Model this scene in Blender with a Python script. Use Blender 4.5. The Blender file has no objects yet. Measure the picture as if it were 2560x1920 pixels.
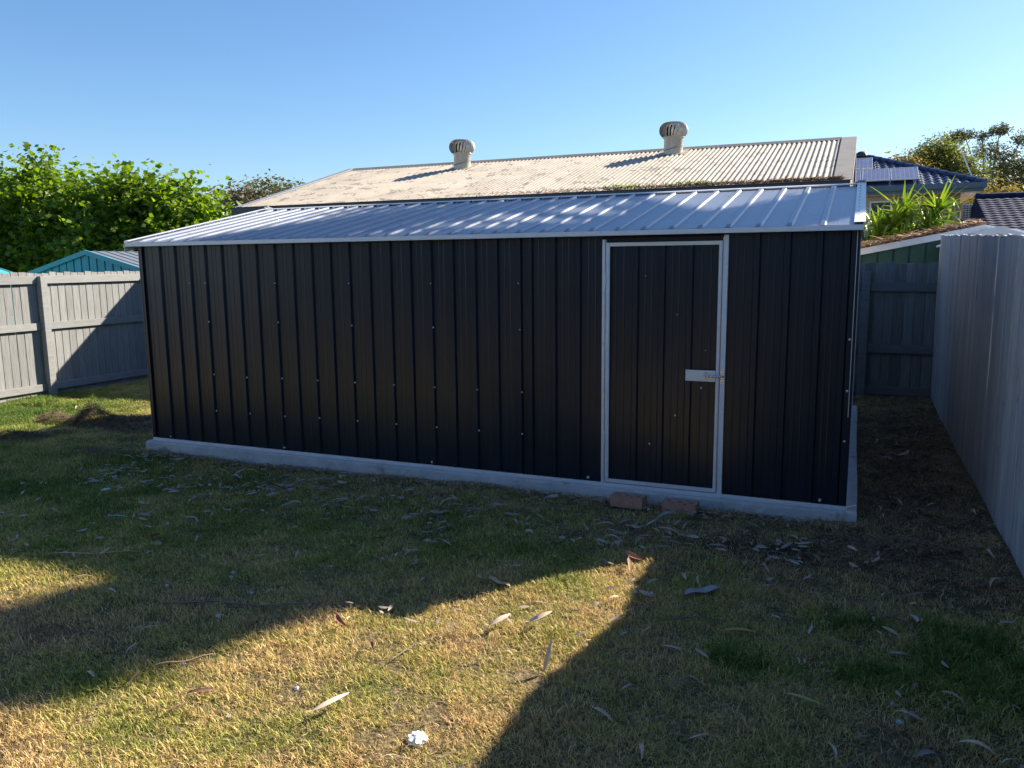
import bpy, math, random
import numpy as np
from mathutils import Vector, Matrix
R = math.radians
rng = np.random.default_rng(7)
random.seed(7)
sc = bpy.context.scene
col = sc.collection

# ------------------------------------------------------------------ camera
cam_d = bpy.data.cameras.new('camera')
cam = bpy.data.objects.new('camera', cam_d)
col.objects.link(cam)
yaw, pitch, roll = -0.4030043, 0.1521248, -0.0108942
cy, sy, cp, sp = math.cos(yaw), math.sin(yaw), math.cos(pitch), math.sin(pitch)
fwd = Vector((sy*cp, cy*cp, -sp)); rt = Vector((cy, -sy, 0)); up = rt.cross(fwd)
c_, s_ = math.cos(roll), math.sin(roll)
r2 = rt*c_ + up*s_; u2 = up*c_ - rt*s_
M = Matrix((r2, u2, -fwd)).transposed().to_4x4()
CAM = Vector((0.007, -5.520, 1.636))
M.translation = CAM
cam.matrix_world = M
cam_d.sensor_width = 36
cam_d.lens = 2010.3/2560*36
cam_d.clip_start = .05
cam_d.clip_end = 1500
sc.camera = cam
# ------------------------------------------------------------------ sky and sun
SUN = Vector((1.04, 1.17, 1.0)).normalized()
w = bpy.data.worlds.new('World'); sc.world = w; w.use_nodes = True
nt = w.node_tree; bg = nt.nodes['Background']
sky = nt.nodes.new('ShaderNodeTexSky'); sky.sky_type = 'NISHITA'; sky.sun_disc = False
sky.sun_elevation = math.asin(SUN.z)
sky.sun_rotation = math.atan2(SUN.x, SUN.y)
sky.air_density = 1.0; sky.dust_density = 0.5; sky.ozone_density = 5.0
hsv = nt.nodes.new('ShaderNodeHueSaturation'); hsv.inputs['Saturation'].default_value = 1.08
nt.links.new(sky.outputs[0], hsv.inputs['Color']); nt.links.new(hsv.outputs[0], bg.inputs[0]); bg.inputs[1].default_value = 0.068
sd = bpy.data.lights.new('sun', 'SUN'); sd.energy = 5.0; sd.angle = R(.5); sd.color = (1, .89, .73)
so = bpy.data.objects.new('sun', sd); col.objects.link(so)
so.rotation_euler = SUN.to_track_quat('Z', 'Y').to_euler()
so.location = (10, 12, 14)
sc.view_settings.view_transform = 'Standard'; sc.view_settings.look = 'None'
sc.view_settings.exposure = 1.44; sc.view_settings.gamma = 1
sc.view_settings.use_curve_mapping = False
sc.render.engine = 'CYCLES'
sc.cycles.max_bounces = 7; sc.cycles.diffuse_bounces = 4; sc.cycles.glossy_bounces = 3
sc.cycles.transparent_max_bounces = 6

# ------------------------------------------------------------------ helpers
class MB:
    def __init__(s): s.v = []; s.f = []; s.sm = False
    def add(s, vs, fs):
        n = len(s.v); s.v += [tuple(v) for v in vs]; s.f += [tuple(i+n for i in f) for f in fs]; return s
    def box(s, x0, x1, y0, y1, z0, z1):
        return s.add([(x0,y0,z0),(x1,y0,z0),(x1,y1,z0),(x0,y1,z0),(x0,y0,z1),(x1,y0,z1),(x1,y1,z1),(x0,y1,z1)],
              [(0,3,2,1),(4,5,6,7),(0,1,5,4),(1,2,6,5),(2,3,7,6),(3,0,4,7)])
    def bev(s, x0, x1, y0, y1, z0, z1, b=.004):   # box with chamfered edges
        vs = []; 
        for z, k in ((z0, 1), (z0+b, 0), (z1-b, 0), (z1, 1)):
            e = b if k else 0
            for (px, py) in ((x0+b, y0+e), (x1-b, y0+e), (x1-e, y0+b), (x1-e, y1-b), (x1-b, y1-e), (x0+b, y1-e), (x0+e, y1-b), (x0+e, y0+b)):
                vs.append((px, py, z))
        fs = [tuple(range(7, -1, -1)), tuple(range(24, 32))]
        for r in range(3):
            for i in range(8):
                j = (i+1) % 8; fs.append((r*8+i, r*8+j, r*8+8+j, r*8+8+i))
        return s.add(vs, fs)
    def prism(s, poly, axis, a0, a1):   # poly 2d in the other two axes
        n = len(poly)
        def P(p, a):
            if axis == 'y': return (p[0], a, p[1])
            if axis == 'x': return (a, p[0], p[1])
            return (p[0], p[1], a)
        vs = [P(p, a0) for p in poly] + [P(p, a1) for p in poly]
        fs = [tuple(range(n)), tuple(range(2*n-1, n-1, -1))] + [(i, n+i, n+(i+1) % n, (i+1) % n) for i in range(n)]
        return s.add(vs, fs)
    def tube(s, pts, rad, n=8, cap=True):
        pts = [Vector(p) for p in pts]; m = len(pts)
        if not hasattr(rad, '__len__'): rad = [rad]*m
        vs = []
        for i, p in enumerate(pts):
            d = (pts[min(i+1, m-1)] - pts[max(i-1, 0)]).normalized()
            a = d.cross(Vector((0, 0, 1))) if abs(d.z) < .95 else d.cross(Vector((1, 0, 0)))
            a.normalize(); b = d.cross(a)
            for k in range(n):
                t = 2*math.pi*k/n; vs.append(p + (a*math.cos(t) + b*math.sin(t))*rad[i])
        fs = [(i*n+k, i*n+(k+1) % n, (i+1)*n+(k+1) % n, (i+1)*n+k) for i in range(m-1) for k in range(n)]
        if cap: fs += [tuple(range(n-1, -1, -1)), tuple(range((m-1)*n, m*n))]
        return s.add(vs, fs)
    def lathe(s, prof, n=24, c=(0, 0, 0)):
        m = len(prof)
        vs = [(c[0]+r*math.cos(2*math.pi*k/n), c[1]+r*math.sin(2*math.pi*k/n), c[2]+z) for r, z in prof for k in range(n)]
        return s.add(vs, [(i*n+k, i*n+(k+1) % n, (i+1)*n+(k+1) % n, (i+1)*n+k) for i in range(m-1) for k in range(n)])
    def mesh(s, name, mat=None, smooth=False):
        m = bpy.data.meshes.new(name); m.from_pydata(s.v, [], s.f)
        if mat: m.materials.append(mat)
        if smooth: m.polygons.foreach_set('use_smooth', [True]*len(m.polygons))
        m.update(); return m

def npmesh(name, V, F, mat=None, smooth=False):    # V (n,3), F (m,k) fast
    m = bpy.data.meshes.new(name)
    V = np.asarray(V, np.float32); F = np.asarray(F, np.int32)
    m.vertices.add(len(V)); m.vertices.foreach_set('co', V.ravel())
    k = F.shape[1]
    m.loops.add(F.size); m.loops.foreach_set('vertex_index', F.ravel())
    m.polygons.add(len(F)); m.polygons.foreach_set('loop_start', np.arange(0, F.size, k, dtype=np.int32))
    m.polygons.foreach_set('loop_total', np.full(len(F), k, np.int32))
    if smooth: m.polygons.foreach_set('use_smooth', np.ones(len(F), bool))
    if mat: m.materials.append(mat)
    m.update(calc_edges=True); return m

def props(o, label=None, cat=None, group=None, kind=None):
    if label: o['label'] = label
    if cat: o['category'] = cat
    if group: o['group'] = group
    if kind: o['kind'] = kind
    return o
ABS = {}
def put(name, mesh, parent=None, loc=None, rot=None, **kw):
    o = bpy.data.objects.new(name, mesh); col.objects.link(o)
    if loc is not None: o.location = loc
    if rot is not None: o.rotation_euler = rot
    if parent is not None:
        o.parent = parent
        if parent.name in ABS: o.matrix_parent_inverse = ABS[parent.name]
    return props(o, **kw)
def obj(name, mb, mat, parent=None, smooth=False, **kw):
    return put(name, mb.mesh(name, mat, smooth), parent, **kw)
def empty(name, loc=(0, 0, 0), label=None, cat=None, group=None):
    o = bpy.data.objects.new(name, None); col.objects.link(o); o.location = loc; o.empty_display_size = .2
    ABS[o.name] = Matrix.Translation(-Vector(loc))
    return props(o, label, cat, group)
def copy_tree(o, parent=None):
    c = o.copy(); col.objects.link(c)
    if parent is not None: c.parent = parent
    for ch in list(o.children): copy_tree(ch, c)
    return c

# ------------------------------------------------------------------ materials
def mat(name, c1, c2=None, rough=.7, metal=0, scale=8, spec=.5, bump=0, bscale=60, stretch=None, detail=6,
        rnd=0, spots=None, coat=0, trans=None, bumpdist=.004):
    m = bpy.data.materials.new(name); m.use_nodes = True
    n = m.node_tree.nodes; l = m.node_tree.links; b = n['Principled BSDF']
    b.inputs['Roughness'].default_value = rough; b.inputs['Metallic'].default_value = metal
    b.inputs['Specular IOR Level'].default_value = spec; b.inputs['Coat Weight'].default_value = coat
    b.inputs['Coat Roughness'].default_value = .3
    g = n.new('ShaderNodeNewGeometry'); mp = n.new('ShaderNodeMapping')
    l.new(g.outputs['Position'], mp.inputs['Vector'])
    if stretch: mp.inputs['Scale'].default_value = stretch
    oi = n.new('ShaderNodeObjectInfo')
    if rnd or stretch:      # shift the pattern from piece to piece
        sc_ = n.new('ShaderNodeVectorMath'); sc_.operation = 'SCALE'; cx = n.new('ShaderNodeCombineXYZ')
        for k in range(3): l.new(oi.outputs['Random'], cx.inputs[k])
        l.new(cx.outputs[0], sc_.inputs[0]); sc_.inputs['Scale'].default_value = 37.0
        l.new(sc_.outputs[0], mp.inputs['Location'])
    ns = n.new('ShaderNodeTexNoise'); ns.inputs['Scale'].default_value = scale; ns.inputs['Detail'].default_value = detail
    ns.inputs['Roughness'].default_value = .62
    l.new(mp.outputs[0], ns.inputs['Vector'])
    rp = n.new('ShaderNodeValToRGB'); l.new(ns.outputs['Fac'], rp.inputs[0])
    rp.color_ramp.elements[0].position = .3; rp.color_ramp.elements[1].position = .7
    rp.color_ramp.elements[0].color = (*c1, 1); rp.color_ramp.elements[1].color = (*(c2 or c1), 1)
    out = rp.outputs[0]
    if spots:   # (colour, scale, threshold)
        n2 = n.new('ShaderNodeTexNoise'); n2.inputs['Scale'].default_value = spots[1]; n2.inputs['Detail'].default_value = 8
        l.new(g.outputs['Position'], n2.inputs['Vector'])
        r3 = n.new('ShaderNodeValToRGB'); r3.color_ramp.elements[0].position = spots[2]; r3.color_ramp.elements[1].position = spots[2]+.08
        l.new(n2.outputs['Fac'], r3.inputs[0])
        mx = n.new('ShaderNodeMix'); mx.data_type = 'RGBA'; l.new(r3.outputs[0], mx.inputs[0])
        l.new(out, mx.inputs[6]); mx.inputs[7].default_value = (*spots[0], 1); out = mx.outputs[2]
    if rnd:
        hs = n.new('ShaderNodeHueSaturation'); mr = n.new('ShaderNodeMapRange'); l.new(oi.outputs['Random'], mr.inputs[0])
        mr.inputs[3].default_value = 1-rnd; mr.inputs[4].default_value = 1+rnd
        l.new(mr.outputs[0], hs.inputs['Value']); l.new(out, hs.inputs['Color']); out = hs.outputs[0]
    l.new(out, b.inputs['Base Color'])
    if bump:
        nb = n.new('ShaderNodeTexNoise'); nb.inputs['Scale'].default_value = bscale; nb.inputs['Detail'].default_value = 5
        l.new(mp.outputs[0], nb.inputs['Vector'])
        bp = n.new('ShaderNodeBump'); bp.inputs['Strength'].default_value = bump; bp.inputs['Distance'].default_value = bumpdist
        l.new(nb.outputs['Fac'], bp.inputs['Height']); l.new(bp.outputs[0], b.inputs['Normal'])
    if trans:
        tr = n.new('ShaderNodeBsdfTranslucent'); ms = n.new('ShaderNodeMixShader'); ms.inputs[0].default_value = trans[0]
        hs = n.new('ShaderNodeHueSaturation'); hs.inputs['Value'].default_value = trans[1]; hs.inputs['Saturation'].default_value = 1.1
        l.new(out, hs.inputs['Color']); l.new(hs.outputs[0], tr.inputs[0])
        l.new(b.outputs[0], ms.inputs[1]); l.new(tr.outputs[0], ms.inputs[2]); l.new(ms.outputs[0], n['Material Output'].inputs[0])
    return m
def wavy(m, scale=3.0, strength=.35, dist=.01):      # slow oil-canning of thin steel
    n = m.node_tree.nodes; l = m.node_tree.links; b = n['Principled BSDF']
    g = n.new('ShaderNodeNewGeometry'); nb = n.new('ShaderNodeTexNoise'); nb.inputs['Scale'].default_value = scale; nb.inputs['Detail'].default_value = 2
    l.new(g.outputs['Position'], nb.inputs['Vector'])
    bp = n.new('ShaderNodeBump'); bp.inputs['Strength'].default_value = strength; bp.inputs['Distance'].default_value = dist
    l.new(nb.outputs['Fac'], bp.inputs['Height']); l.new(bp.outputs[0], b.inputs['Normal']); return m

wall_m = wavy(mat('dark_sheet', (.009, .016, .026), (.013, .021, .033), .28, scale=3, spec=.40, coat=0.0, spots=((.012, .013, .017), 5, .66)))
roof_m = wavy(mat('grey_sheet', (.185, .21, .265), (.22, .245, .30), .36, .2, scale=2.5, spots=((.17, .175, .20), 9, .62)), 2.2, .3)  # blue in the base colour stands in for the sky sheen
trim_m = mat('galvanised_trim', (.66, .68, .71), (.76, .77, .80), .42, .15, scale=12)
cream_trim = mat('pale_trim', (.72, .70, .64), (.80, .78, .73), .45, .1, scale=9)
screw_m = mat('screw_head', (.7, .7, .7), (.8, .8, .8), .3, .6)
zinc_m = mat('bright_zinc', (.62, .64, .68), (.7, .72, .76), .25, .9)
dark_m = mat('dark_inside', (.01, .01, .011), rough=.9)
conc_m = mat('concrete', (.44, .44, .44), (.60, .59, .58), .9, scale=7, bump=.9, bscale=28, bumpdist=.012, spots=((.33, .30, .27), 5, .60))
brick_m = mat('clay_brick', (.40, .19, .13), (.50, .28, .20), .9, scale=25, bump=.6, bscale=120, rnd=.12, spots=((.16, .11, .10), 14, .60))
pal_m = mat('weathered_paling', (.16, .166, .17), (.265, .27, .268), .85, scale=5, stretch=(14, 14, .8), rnd=.12, bump=.5, bscale=9, bumpdist=.006, spots=((.28, .27, .25), 11, .68))
pal2_m = mat('silvered_paling', (.24, .25, .27), (.50, .51, .53), .85, scale=5, stretch=(16, 16, .6), rnd=.15, bump=.5, bscale=9, bumpdist=.006, spots=((.26, .26, .26), 6, .66))
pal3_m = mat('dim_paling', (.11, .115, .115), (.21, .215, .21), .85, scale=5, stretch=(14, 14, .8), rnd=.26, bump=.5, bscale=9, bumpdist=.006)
rail_m = mat('weathered_rail', (.18, .186, .19), (.275, .28, .278), .85, scale=5, stretch=(3, 1.2, 16), rnd=.08, bump=.4, bscale=9, spots=((.25, .24, .22), 9, .68))
beige_roof = mat('weathered_cream_sheet', (.30, .265, .215), (.43, .385, .32), .6, scale=1.6, spots=((.19, .16, .13), 4.5, .565), rnd=.03)
beige_wall = mat('cream_wall_sheet', (.50, .45, .36), (.56, .51, .42), .6)
barge_m = mat('grey_brown_flashing', (.17, .155, .145), (.24, .22, .20), .6, scale=6)
gutter_m = mat('dark_gutter', (.035, .032, .035), (.055, .05, .052), .45, scale=4)
vent_m = mat('vent_metal', (.50, .46, .39), (.60, .56, .48), .45, .3, scale=20)
aqua_m = mat('aqua_sheet', (.06, .30, .34), (.09, .37, .41), .5, scale=6)
white_m = mat('white_paint', (.78, .78, .76), (.84, .84, .82), .5, scale=6)
green_m = mat('dark_green_sheet', (.02, .075, .05), (.03, .10, .065), .5, scale=6)
navy_m = mat('navy_tile', (.022, .032, .085), (.035, .05, .12), .3, scale=9, rnd=.15, spec=.7)
fascia_m = mat('green_grey_fascia', (.07, .12, .15), (.09, .14, .17), .5)
solar_m = mat('solar_cells', (.10, .10, .17), (.15, .15, .23), .22, .1, scale=3, spec=.8)
alu_m = mat('aluminium', (.62, .62, .62), (.7, .7, .7), .35, .7)
house_brick = mat('house_brick', (.40, .25, .15), (.52, .35, .23), .9, scale=14, rnd=.38)
mortar_m = mat('mortar', (.45, .38, .30), (.50, .43, .35), .95)
bark_m = mat('bark', (.13, .105, .08), (.26, .23, .19), .95, scale=9, stretch=(6, 6, 1), bump=.6, bscale=12)
gumbark_m = mat('pale_bark', (.30, .27, .23), (.46, .43, .38), .85, scale=5, stretch=(3, 3, 1))
straw_m = mat('dry_straw', (.13, .085, .05), (.34, .25, .15), .95, scale=30)
litter_m = mat('leaf_litter', (.22, .13, .08), (.48, .34, .22), .9, scale=26)
paper_m = mat('crumpled_paper', (.80, .80, .78), (.88, .88, .86), .8, scale=14)

def leafmat(name, c1, c2, scale, tr=.45, tv=1.6, rough=.45, rnd=0.0):
    return mat(name, c1, c2, rough, scale=scale, trans=(tr, tv), spec=.5, rnd=rnd)
mulb_m = leafmat('mulberry_leaf', (.030, .085, .008), (.19, .26, .022), 8.5, .45, 2.1, .55)
gum_m = leafmat('gum_foliage', (.05, .07, .028), (.19, .19, .07), 1.1, .3, 1.4, .5)
gum2_m = leafmat('olive_foliage', (.07, .10, .02), (.24, .25, .05), .9, .3, 1.4, .6)
brown_fol = leafmat('brown_foliage', (.12, .095, .045), (.20, .16, .075), .9, .3, 1.3, .7)
orange_fol = leafmat('orange_foliage', (.17, .13, .03), (.27, .21, .05), 1.2, .3, 1.4, .7)
strap_m = leafmat('strap_leaf', (.045, .12, .02), (.26, .34, .04), 2.4, .4, 1.5, .35)

# ------------------------------------------------------------------ ground
def sstep(a, b, x):
    t = np.clip((x-a)/(b-a), 0, 1); return t*t*(3-2*t)
def gz(x, y):
    x = np.asarray(x, float); y = np.asarray(y, float)
    z = -.078 - .125*np.clip((-1-x)/9.6, 0, 1)
    z = z + .010*np.sin(x*1.7+.6)*np.sin(y*1.3+1) + .006*np.sin(x*4.1+y*3.3) + .004*np.sin(x*7.3-y*8.1)
    z = z - .012*np.exp(-((x-.5)**2)/.1) + .030*np.exp(-((x+6.1)/1.5)**2-((y+.1)/.45)**2) + .010*np.exp(-((y+.05)/.3)**2)*((x < -1.6) & (x > -8))
    out = np.maximum(np.maximum(-11-x, x-1.1), np.maximum(y-5.5, -y-9))
    return z - .25*sstep(0, 14, out)
def lines(a, b, st, far):
    inner = np.arange(a, b+1e-6, st)
    k = np.cumsum(np.geomspace(st*2, 90, 26)); k = k[k < far]
    return np.concatenate([(a-k)[::-1], inner, b+k])
gx = lines(-11.4, 1.4, .09, 700); gy = lines(-5.0, 5.6, .09, 700)
X, Y = np.meshgrid(gx, gy); Z = gz(X, Y)
nx, ny = len(gx), len(gy)
idx = np.arange(nx*ny).reshape(ny, nx)
F = np.stack([idx[:-1, :-1], idx[:-1, 1:], idx[1:, 1:], idx[1:, :-1]], -1).reshape(-1, 4)

# patches of the lawn that are greener / barer, shared by soil and blades
GREEN = [(-9.6, 1.0, 1.6, 1.6, 1.0), (-10.4, 2.2, .8, .8, 1.), (.55, -1.8, .38, .45, .85), (.15, -2.08, .25, .18, .6), (.1, -1.6, .3, .16, .5), (-.35, -2.15, .26, .14, .5),
         (-6.8, -1.2, 2.8, 1.7, .6), (-3.6, -1.2, 2.4, .85, .32), (-2.35, -2.75, .3, .2, .3), (-1.75, -3.35, .4, .2, .2), (-3.0, -3.3, .4, .2, .3), (-2.6, -2.9, .5, .3, .25), (-5.5, -2.8, 1.5, .6, .3)]  # wide mid-lawn patch greens the grass to imitate the tone of shade
BARE = [(-.3, -.75, .9, .30, .9), (.5, 1.8, .5, 4.2, 1.), (-7.2, 1.0, 1.0, .6, .8), (-3.2, -2.55, .6, .25, .55), (-6.5, -.1, .5, .5, .5), (.2, -.3, .5, .5, .9), (-3.5, -3.0, .7, .2, .5), (.7, -.8, .25, 1.2, .6)]
def field(L, x, y):
    r = np.zeros_like(np.asarray(x, float))
    for cx, cy2, rx, ry, a in L:
        r = np.maximum(r, a*np.exp(-(((x-cx)/rx)**2+((y-cy2)/ry)**2)))
    return r
gm = bpy.data.materials.new('lawn_soil'); gm.use_nodes = True
n = gm.node_tree.nodes; l = gm.node_tree.links; b = n['Principled BSDF']; b.inputs['Roughness'].default_value = .95; b.inputs['Specular IOR Level'].default_value = .15
g = n.new('ShaderNodeNewGeometry')
def noise(sc_, det=6, vec=None):
    k = n.new('ShaderNodeTexNoise'); k.inputs['Scale'].default_value = sc_; k.inputs['Detail'].default_value = det; l.new(vec or g.outputs['Position'], k.inputs['Vector']); return k
def mixc(fac, a, c):
    m_ = n.new('ShaderNodeMix'); m_.data_type = 'RGBA'
    l.new(fac, m_.inputs[0])
    for i, v in ((6, a), (7, c)):
        if isinstance(v, tuple): m_.inputs[i].default_value = (*v, 1)
        else: l.new(v, m_.inputs[i])
    return m_.outputs[2]
def ramp(src, a, c):
    r = n.new('ShaderNodeValToRGB'); r.color_ramp.elements[0].position = a; r.color_ramp.elements[1].position = c; l.new(src, r.inputs[0]); return r.outputs[0]
c = mixc(ramp(noise(3.5).outputs['Fac'], .4, .62), (.12, .088, .05), (.06, .068, .026))
c = mixc(ramp(noise(45).outputs['Fac'], .42, .66), c, (.24, .18, .10))
at = n.new('ShaderNodeAttribute'); at.attribute_name = 'bare'; c = mixc(at.outputs['Fac'], c, (.055, .038, .025))
at = n.new('ShaderNodeAttribute'); at.attribute_name = 'green'; c = mixc(at.outputs['Fac'], c, (.05, .085, .018))
l.new(c, b.inputs['Base Color'])
bp = n.new('ShaderNodeBump'); bp.inputs['Strength'].default_value = .8; bp.inputs['Distance'].default_value = .02
l.new(noise(55, 8).outputs['Fac'], bp.inputs['Height']); l.new(bp.outputs[0], b.inputs['Normal'])
gmesh = npmesh('ground', np.stack([X, Y, Z], -1).reshape(-1, 3), F, gm, True)
for nm, L in (('bare', BARE), ('green', GREEN)):
    a = gmesh.attributes.new(nm, 'FLOAT', 'POINT'); a.data.foreach_set('value', field(L, X, Y).ravel().astype(np.float32))
put('ground', gmesh, kind='structure', label='flat back yard lawn of short patchy grass')

# ------------------------------------------------------------------ grass (geometry nodes)
def grass_mat():
    m = bpy.data.materials.new('grass_blade'); m.use_nodes = True
    n = m.node_tree.nodes; l = m.node_tree.links; b = n['Principled BSDF']; b.inputs['Roughness'].default_value = .6; b.inputs['Specular IOR Level'].default_value = .3
    at = n.new('ShaderNodeAttribute'); at.attribute_name = 'blade'
    gi = n.new('ShaderNodeAttribute'); gi.attribute_name = 'green'; gi.attribute_type = 'INSTANCER'
    bi = n.new('ShaderNodeAttribute'); bi.attribute_name = 'bare'; bi.attribute_type = 'INSTANCER'
    g = n.new('ShaderNodeNewGeometry')
    ns = n.new('ShaderNodeTexNoise'); ns.inputs['Scale'].default_value = 1.9; ns.inputs['Detail'].default_value = 5; ns.inputs['Roughness'].default_value = .65
    l.new(g.outputs['Position'], ns.inputs['Vector'])
    def M_(op, a, c):
        k = n.new('ShaderNodeMath'); k.operation = op
        for i, v in ((0, a), (1, c)):
            if isinstance(v, (int, float)): k.inputs[i].default_value = v
            else: l.new(v, k.inputs[i])
        return k.outputs[0]
    e = M_('ADD', M_('SUBTRACT', M_('MULTIPLY', ns.outputs['Fac'], 2.0), .30), M_('MULTIPLY', at.outputs['Fac'], .75))
    e = M_('ADD', e, M_('MULTIPLY', gi.outputs['Fac'], 1.0)); e = M_('SUBTRACT', e, M_('MULTIPLY', bi.outputs['Fac'], .6))
    r = n.new('ShaderNodeValToRGB'); l.new(M_('MULTIPLY', e, .5), r.inputs[0]); el = r.color_ramp.elements
    el[0].position = .28; el[0].color = (.36, .23, .13, 1)
    el[1].position = .95; el[1].color = (.11, .20, .03, 1)
    for p, cc in ((.42, (.74, .52, .27, 1)), (.56, (.72, .56, .22, 1)), (.70, (.40, .42, .09, 1))):
        k = el.new(p); k.color = cc
    hv = n.new('ShaderNodeHueSaturation'); mr = n.new('ShaderNodeMapRange'); fr = M_('FRACT', M_('MULTIPLY', at.outputs['Fac'], 7.31), 0)
    l.new(fr, mr.inputs[0]); mr.inputs[3].default_value = .45; mr.inputs[4].default_value = 1.35; l.new(mr.outputs[0], hv.inputs['Value']); l.new(r.outputs[0], hv.inputs['Color'])
    l.new(hv.outputs[0], b.inputs['Base Color'])
    tr = n.new('ShaderNodeBsdfTranslucent'); l.new(hv.outputs[0], tr.inputs[0]); ms = n.new('ShaderNodeMixShader'); ms.inputs[0].default_value = .3
    l.new(b.outputs[0], ms.inputs[1]); l.new(tr.outputs[0], ms.inputs[2]); l.new(ms.outputs[0], n['Material Output'].inputs[0])
    return m
grass_m = grass_mat()
def tuft(name, nb, rad, ln, lean, wd):
    V = []; Fq = []; A = []
    for i in range(nb):
        a = rng.uniform(0, 2*np.pi); r0 = rad*np.sqrt(rng.uniform()); p = np.array([r0*np.cos(a), r0*np.sin(a), -.004])
        t = rng.uniform(0, 2*np.pi); d = np.array([np.cos(t), np.sin(t), 0]); sd_ = np.array([-np.sin(t), np.cos(t), 0])
        L_ = ln*rng.uniform(.5, 1.15); le = lean*rng.uniform(.3, 1.3); w_ = wd*rng.uniform(.7, 1.3); br = rng.uniform()
        cur = rng.uniform(-.5, .5)*L_
        base = len(V)
        for k, s in enumerate((0, .4, .75, 1.)):
            h = L_*(s - .5*min(le, 1.)*s*s)*.8; q = p + d*(L_*le*s*s*.8) + sd_*cur*s*s*.5 + np.array([0, 0, max(h, .002*s)])
            ww = w_*(1, .9, .6, .08)[k]
            V += [q-sd_*ww/2, q+sd_*ww/2]; A += [br, br]
        for k in range(3): Fq.append((base+2*k, base+2*k+1, base+2*k+3, base+2*k+2))
    m = npmesh(name, V, Fq, grass_m, True)
    at = m.attributes.new('blade', 'FLOAT', 'POINT'); at.data.foreach_set('value', np.array(A, np.float32))
    return m
def gn_scatter(name, P, rotz, scale, attrs, tufts, **kw):
    me = bpy.data.meshes.new(name); me.vertices.add(len(P)); me.vertices.foreach_set('co', np.asarray(P, np.float32).ravel())
    for nm, v in dict(attrs, rotz=rotz, tscale=scale).items():
        a = me.attributes.new(nm, 'FLOAT', 'POINT'); a.data.foreach_set('value', np.asarray(v, np.float32))
    o = put(name, me, **kw)
    ng = bpy.data.node_groups.new(name+'_nodes', 'GeometryNodeTree')
    ng.interface.new_socket('Geometry', in_out='INPUT', socket_type='NodeSocketGeometry')
    ng.interface.new_socket('Geometry', in_out='OUTPUT', socket_type='NodeSocketGeometry')
    N = ng.nodes; Lk = ng.links
    gi = N.new('NodeGroupInput'); go = N.new('NodeGroupOutput'); m2p = N.new('GeometryNodeMeshToPoints')
    Lk.new(gi.outputs[0], m2p.inputs[0]); iop = N.new('GeometryNodeInstanceOnPoints'); Lk.new(m2p.outputs[0], iop.inputs['Points'])
    jn = N.new('GeometryNodeGeometryToInstance')
    for t in reversed(tufts):
        ob = bpy.data.objects.new(t.name, t)
        oi = N.new('GeometryNodeObjectInfo'); oi.inputs['Object'].default_value = ob; oi.inputs['As Instance'].default_value = False
        Lk.new(oi.outputs['Geometry'], jn.inputs[0])
    Lk.new(jn.outputs[0], iop.inputs['Instance']); iop.inputs['Pick Instance'].default_value = True
    rv = N.new('FunctionNodeRandomValue'); rv.data_type = 'INT'
    rv.inputs[4].default_value = 0; rv.inputs[5].default_value = len(tufts)-1
    Lk.new(rv.outputs[2], iop.inputs['Instance Index'])
    ra = N.new('GeometryNodeInputNamedAttribute'); ra.data_type = 'FLOAT'; ra.inputs[0].default_value = 'rotz'
    cx = N.new('ShaderNodeCombineXYZ'); Lk.new(ra.outputs[0], cx.inputs[2])
    Lk.new(cx.outputs[0], iop.inputs['Rotation'])
    sa = N.new('GeometryNodeInputNamedAttribute'); sa.data_type = 'FLOAT'; sa.inputs[0].default_value = 'tscale'
    Lk.new(sa.outputs[0], iop.inputs['Scale'])
    Lk.new(iop.outputs[0], go.inputs[0])
    md = o.modifiers.new('scatter', 'NODES'); md.node_group = ng
    return o
def in_shed(x, y): return (x > -6.2) & (x < .13) & (y > -.10) & (y < 4.15)
def sample_ground(n_, x0, x1, y0, y1):
    x = rng.uniform(x0, x1, n_); y = rng.uniform(y0, y1, n_); k = ~in_shed(x, y) & (x < .86) & (x > -10.6) & (y < 5.25); return x[k], y[k]
parts_ = [sample_ground(int(7.5*3.6*620), -6.6, .9, -4.9, -1.3), sample_ground(int(11.5*1.3*480), -10.6, .9, -1.4, -.05),
          sample_ground(int(5*3.4*420), -10.6, -6.0, -.1, 5.2), sample_ground(int(.8*5.3*420), .1, .9, -.1, 5.2), sample_ground(int(4*3.4*350), -10.6, -6.6, -4.8, -1.4)]
xs = np.concatenate([p[0] for p in parts_]); ys = np.concatenate([p[1] for p in parts_])
gr = field(GREEN, xs, ys); ba = field(BARE, xs, ys)
clump = .5+.5*np.sin(xs*5.1+1.3*np.sin(ys*4.3))*np.sin(ys*5.9+1.7*np.sin(xs*3.7))
keep = ~((xs > -1.56) & (xs < -.86) & (ys > -.27)) & (rng.uniform(size=len(xs)) > ba*.72 + .22*(clump < .25))
xs, ys, gr, ba, clump = xs[keep], ys[keep], gr[keep], ba[keep], clump[keep]
tufts = [tuft('grass_tuft_%d' % i, 46, .062, (.034, .04, .05)[i % 3], (1.1, .9, .6)[i % 3], .0031) for i in range(6)]
gn_scatter('lawn_grass', np.stack([xs, ys, gz(xs, ys)], -1), rng.uniform(0, 6.28, len(xs)), rng.uniform(.65, 1.2, len(xs))*(1+.5*gr)*(.8+.35*clump), dict(green=gr, bare=ba), tufts,
           kind='stuff', label='short patchy green and straw coloured lawn grass', cat='grass')
k = 420; ex = rng.uniform(-6.15, .16, k); ey = rng.uniform(-.135, -.068, k)
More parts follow.
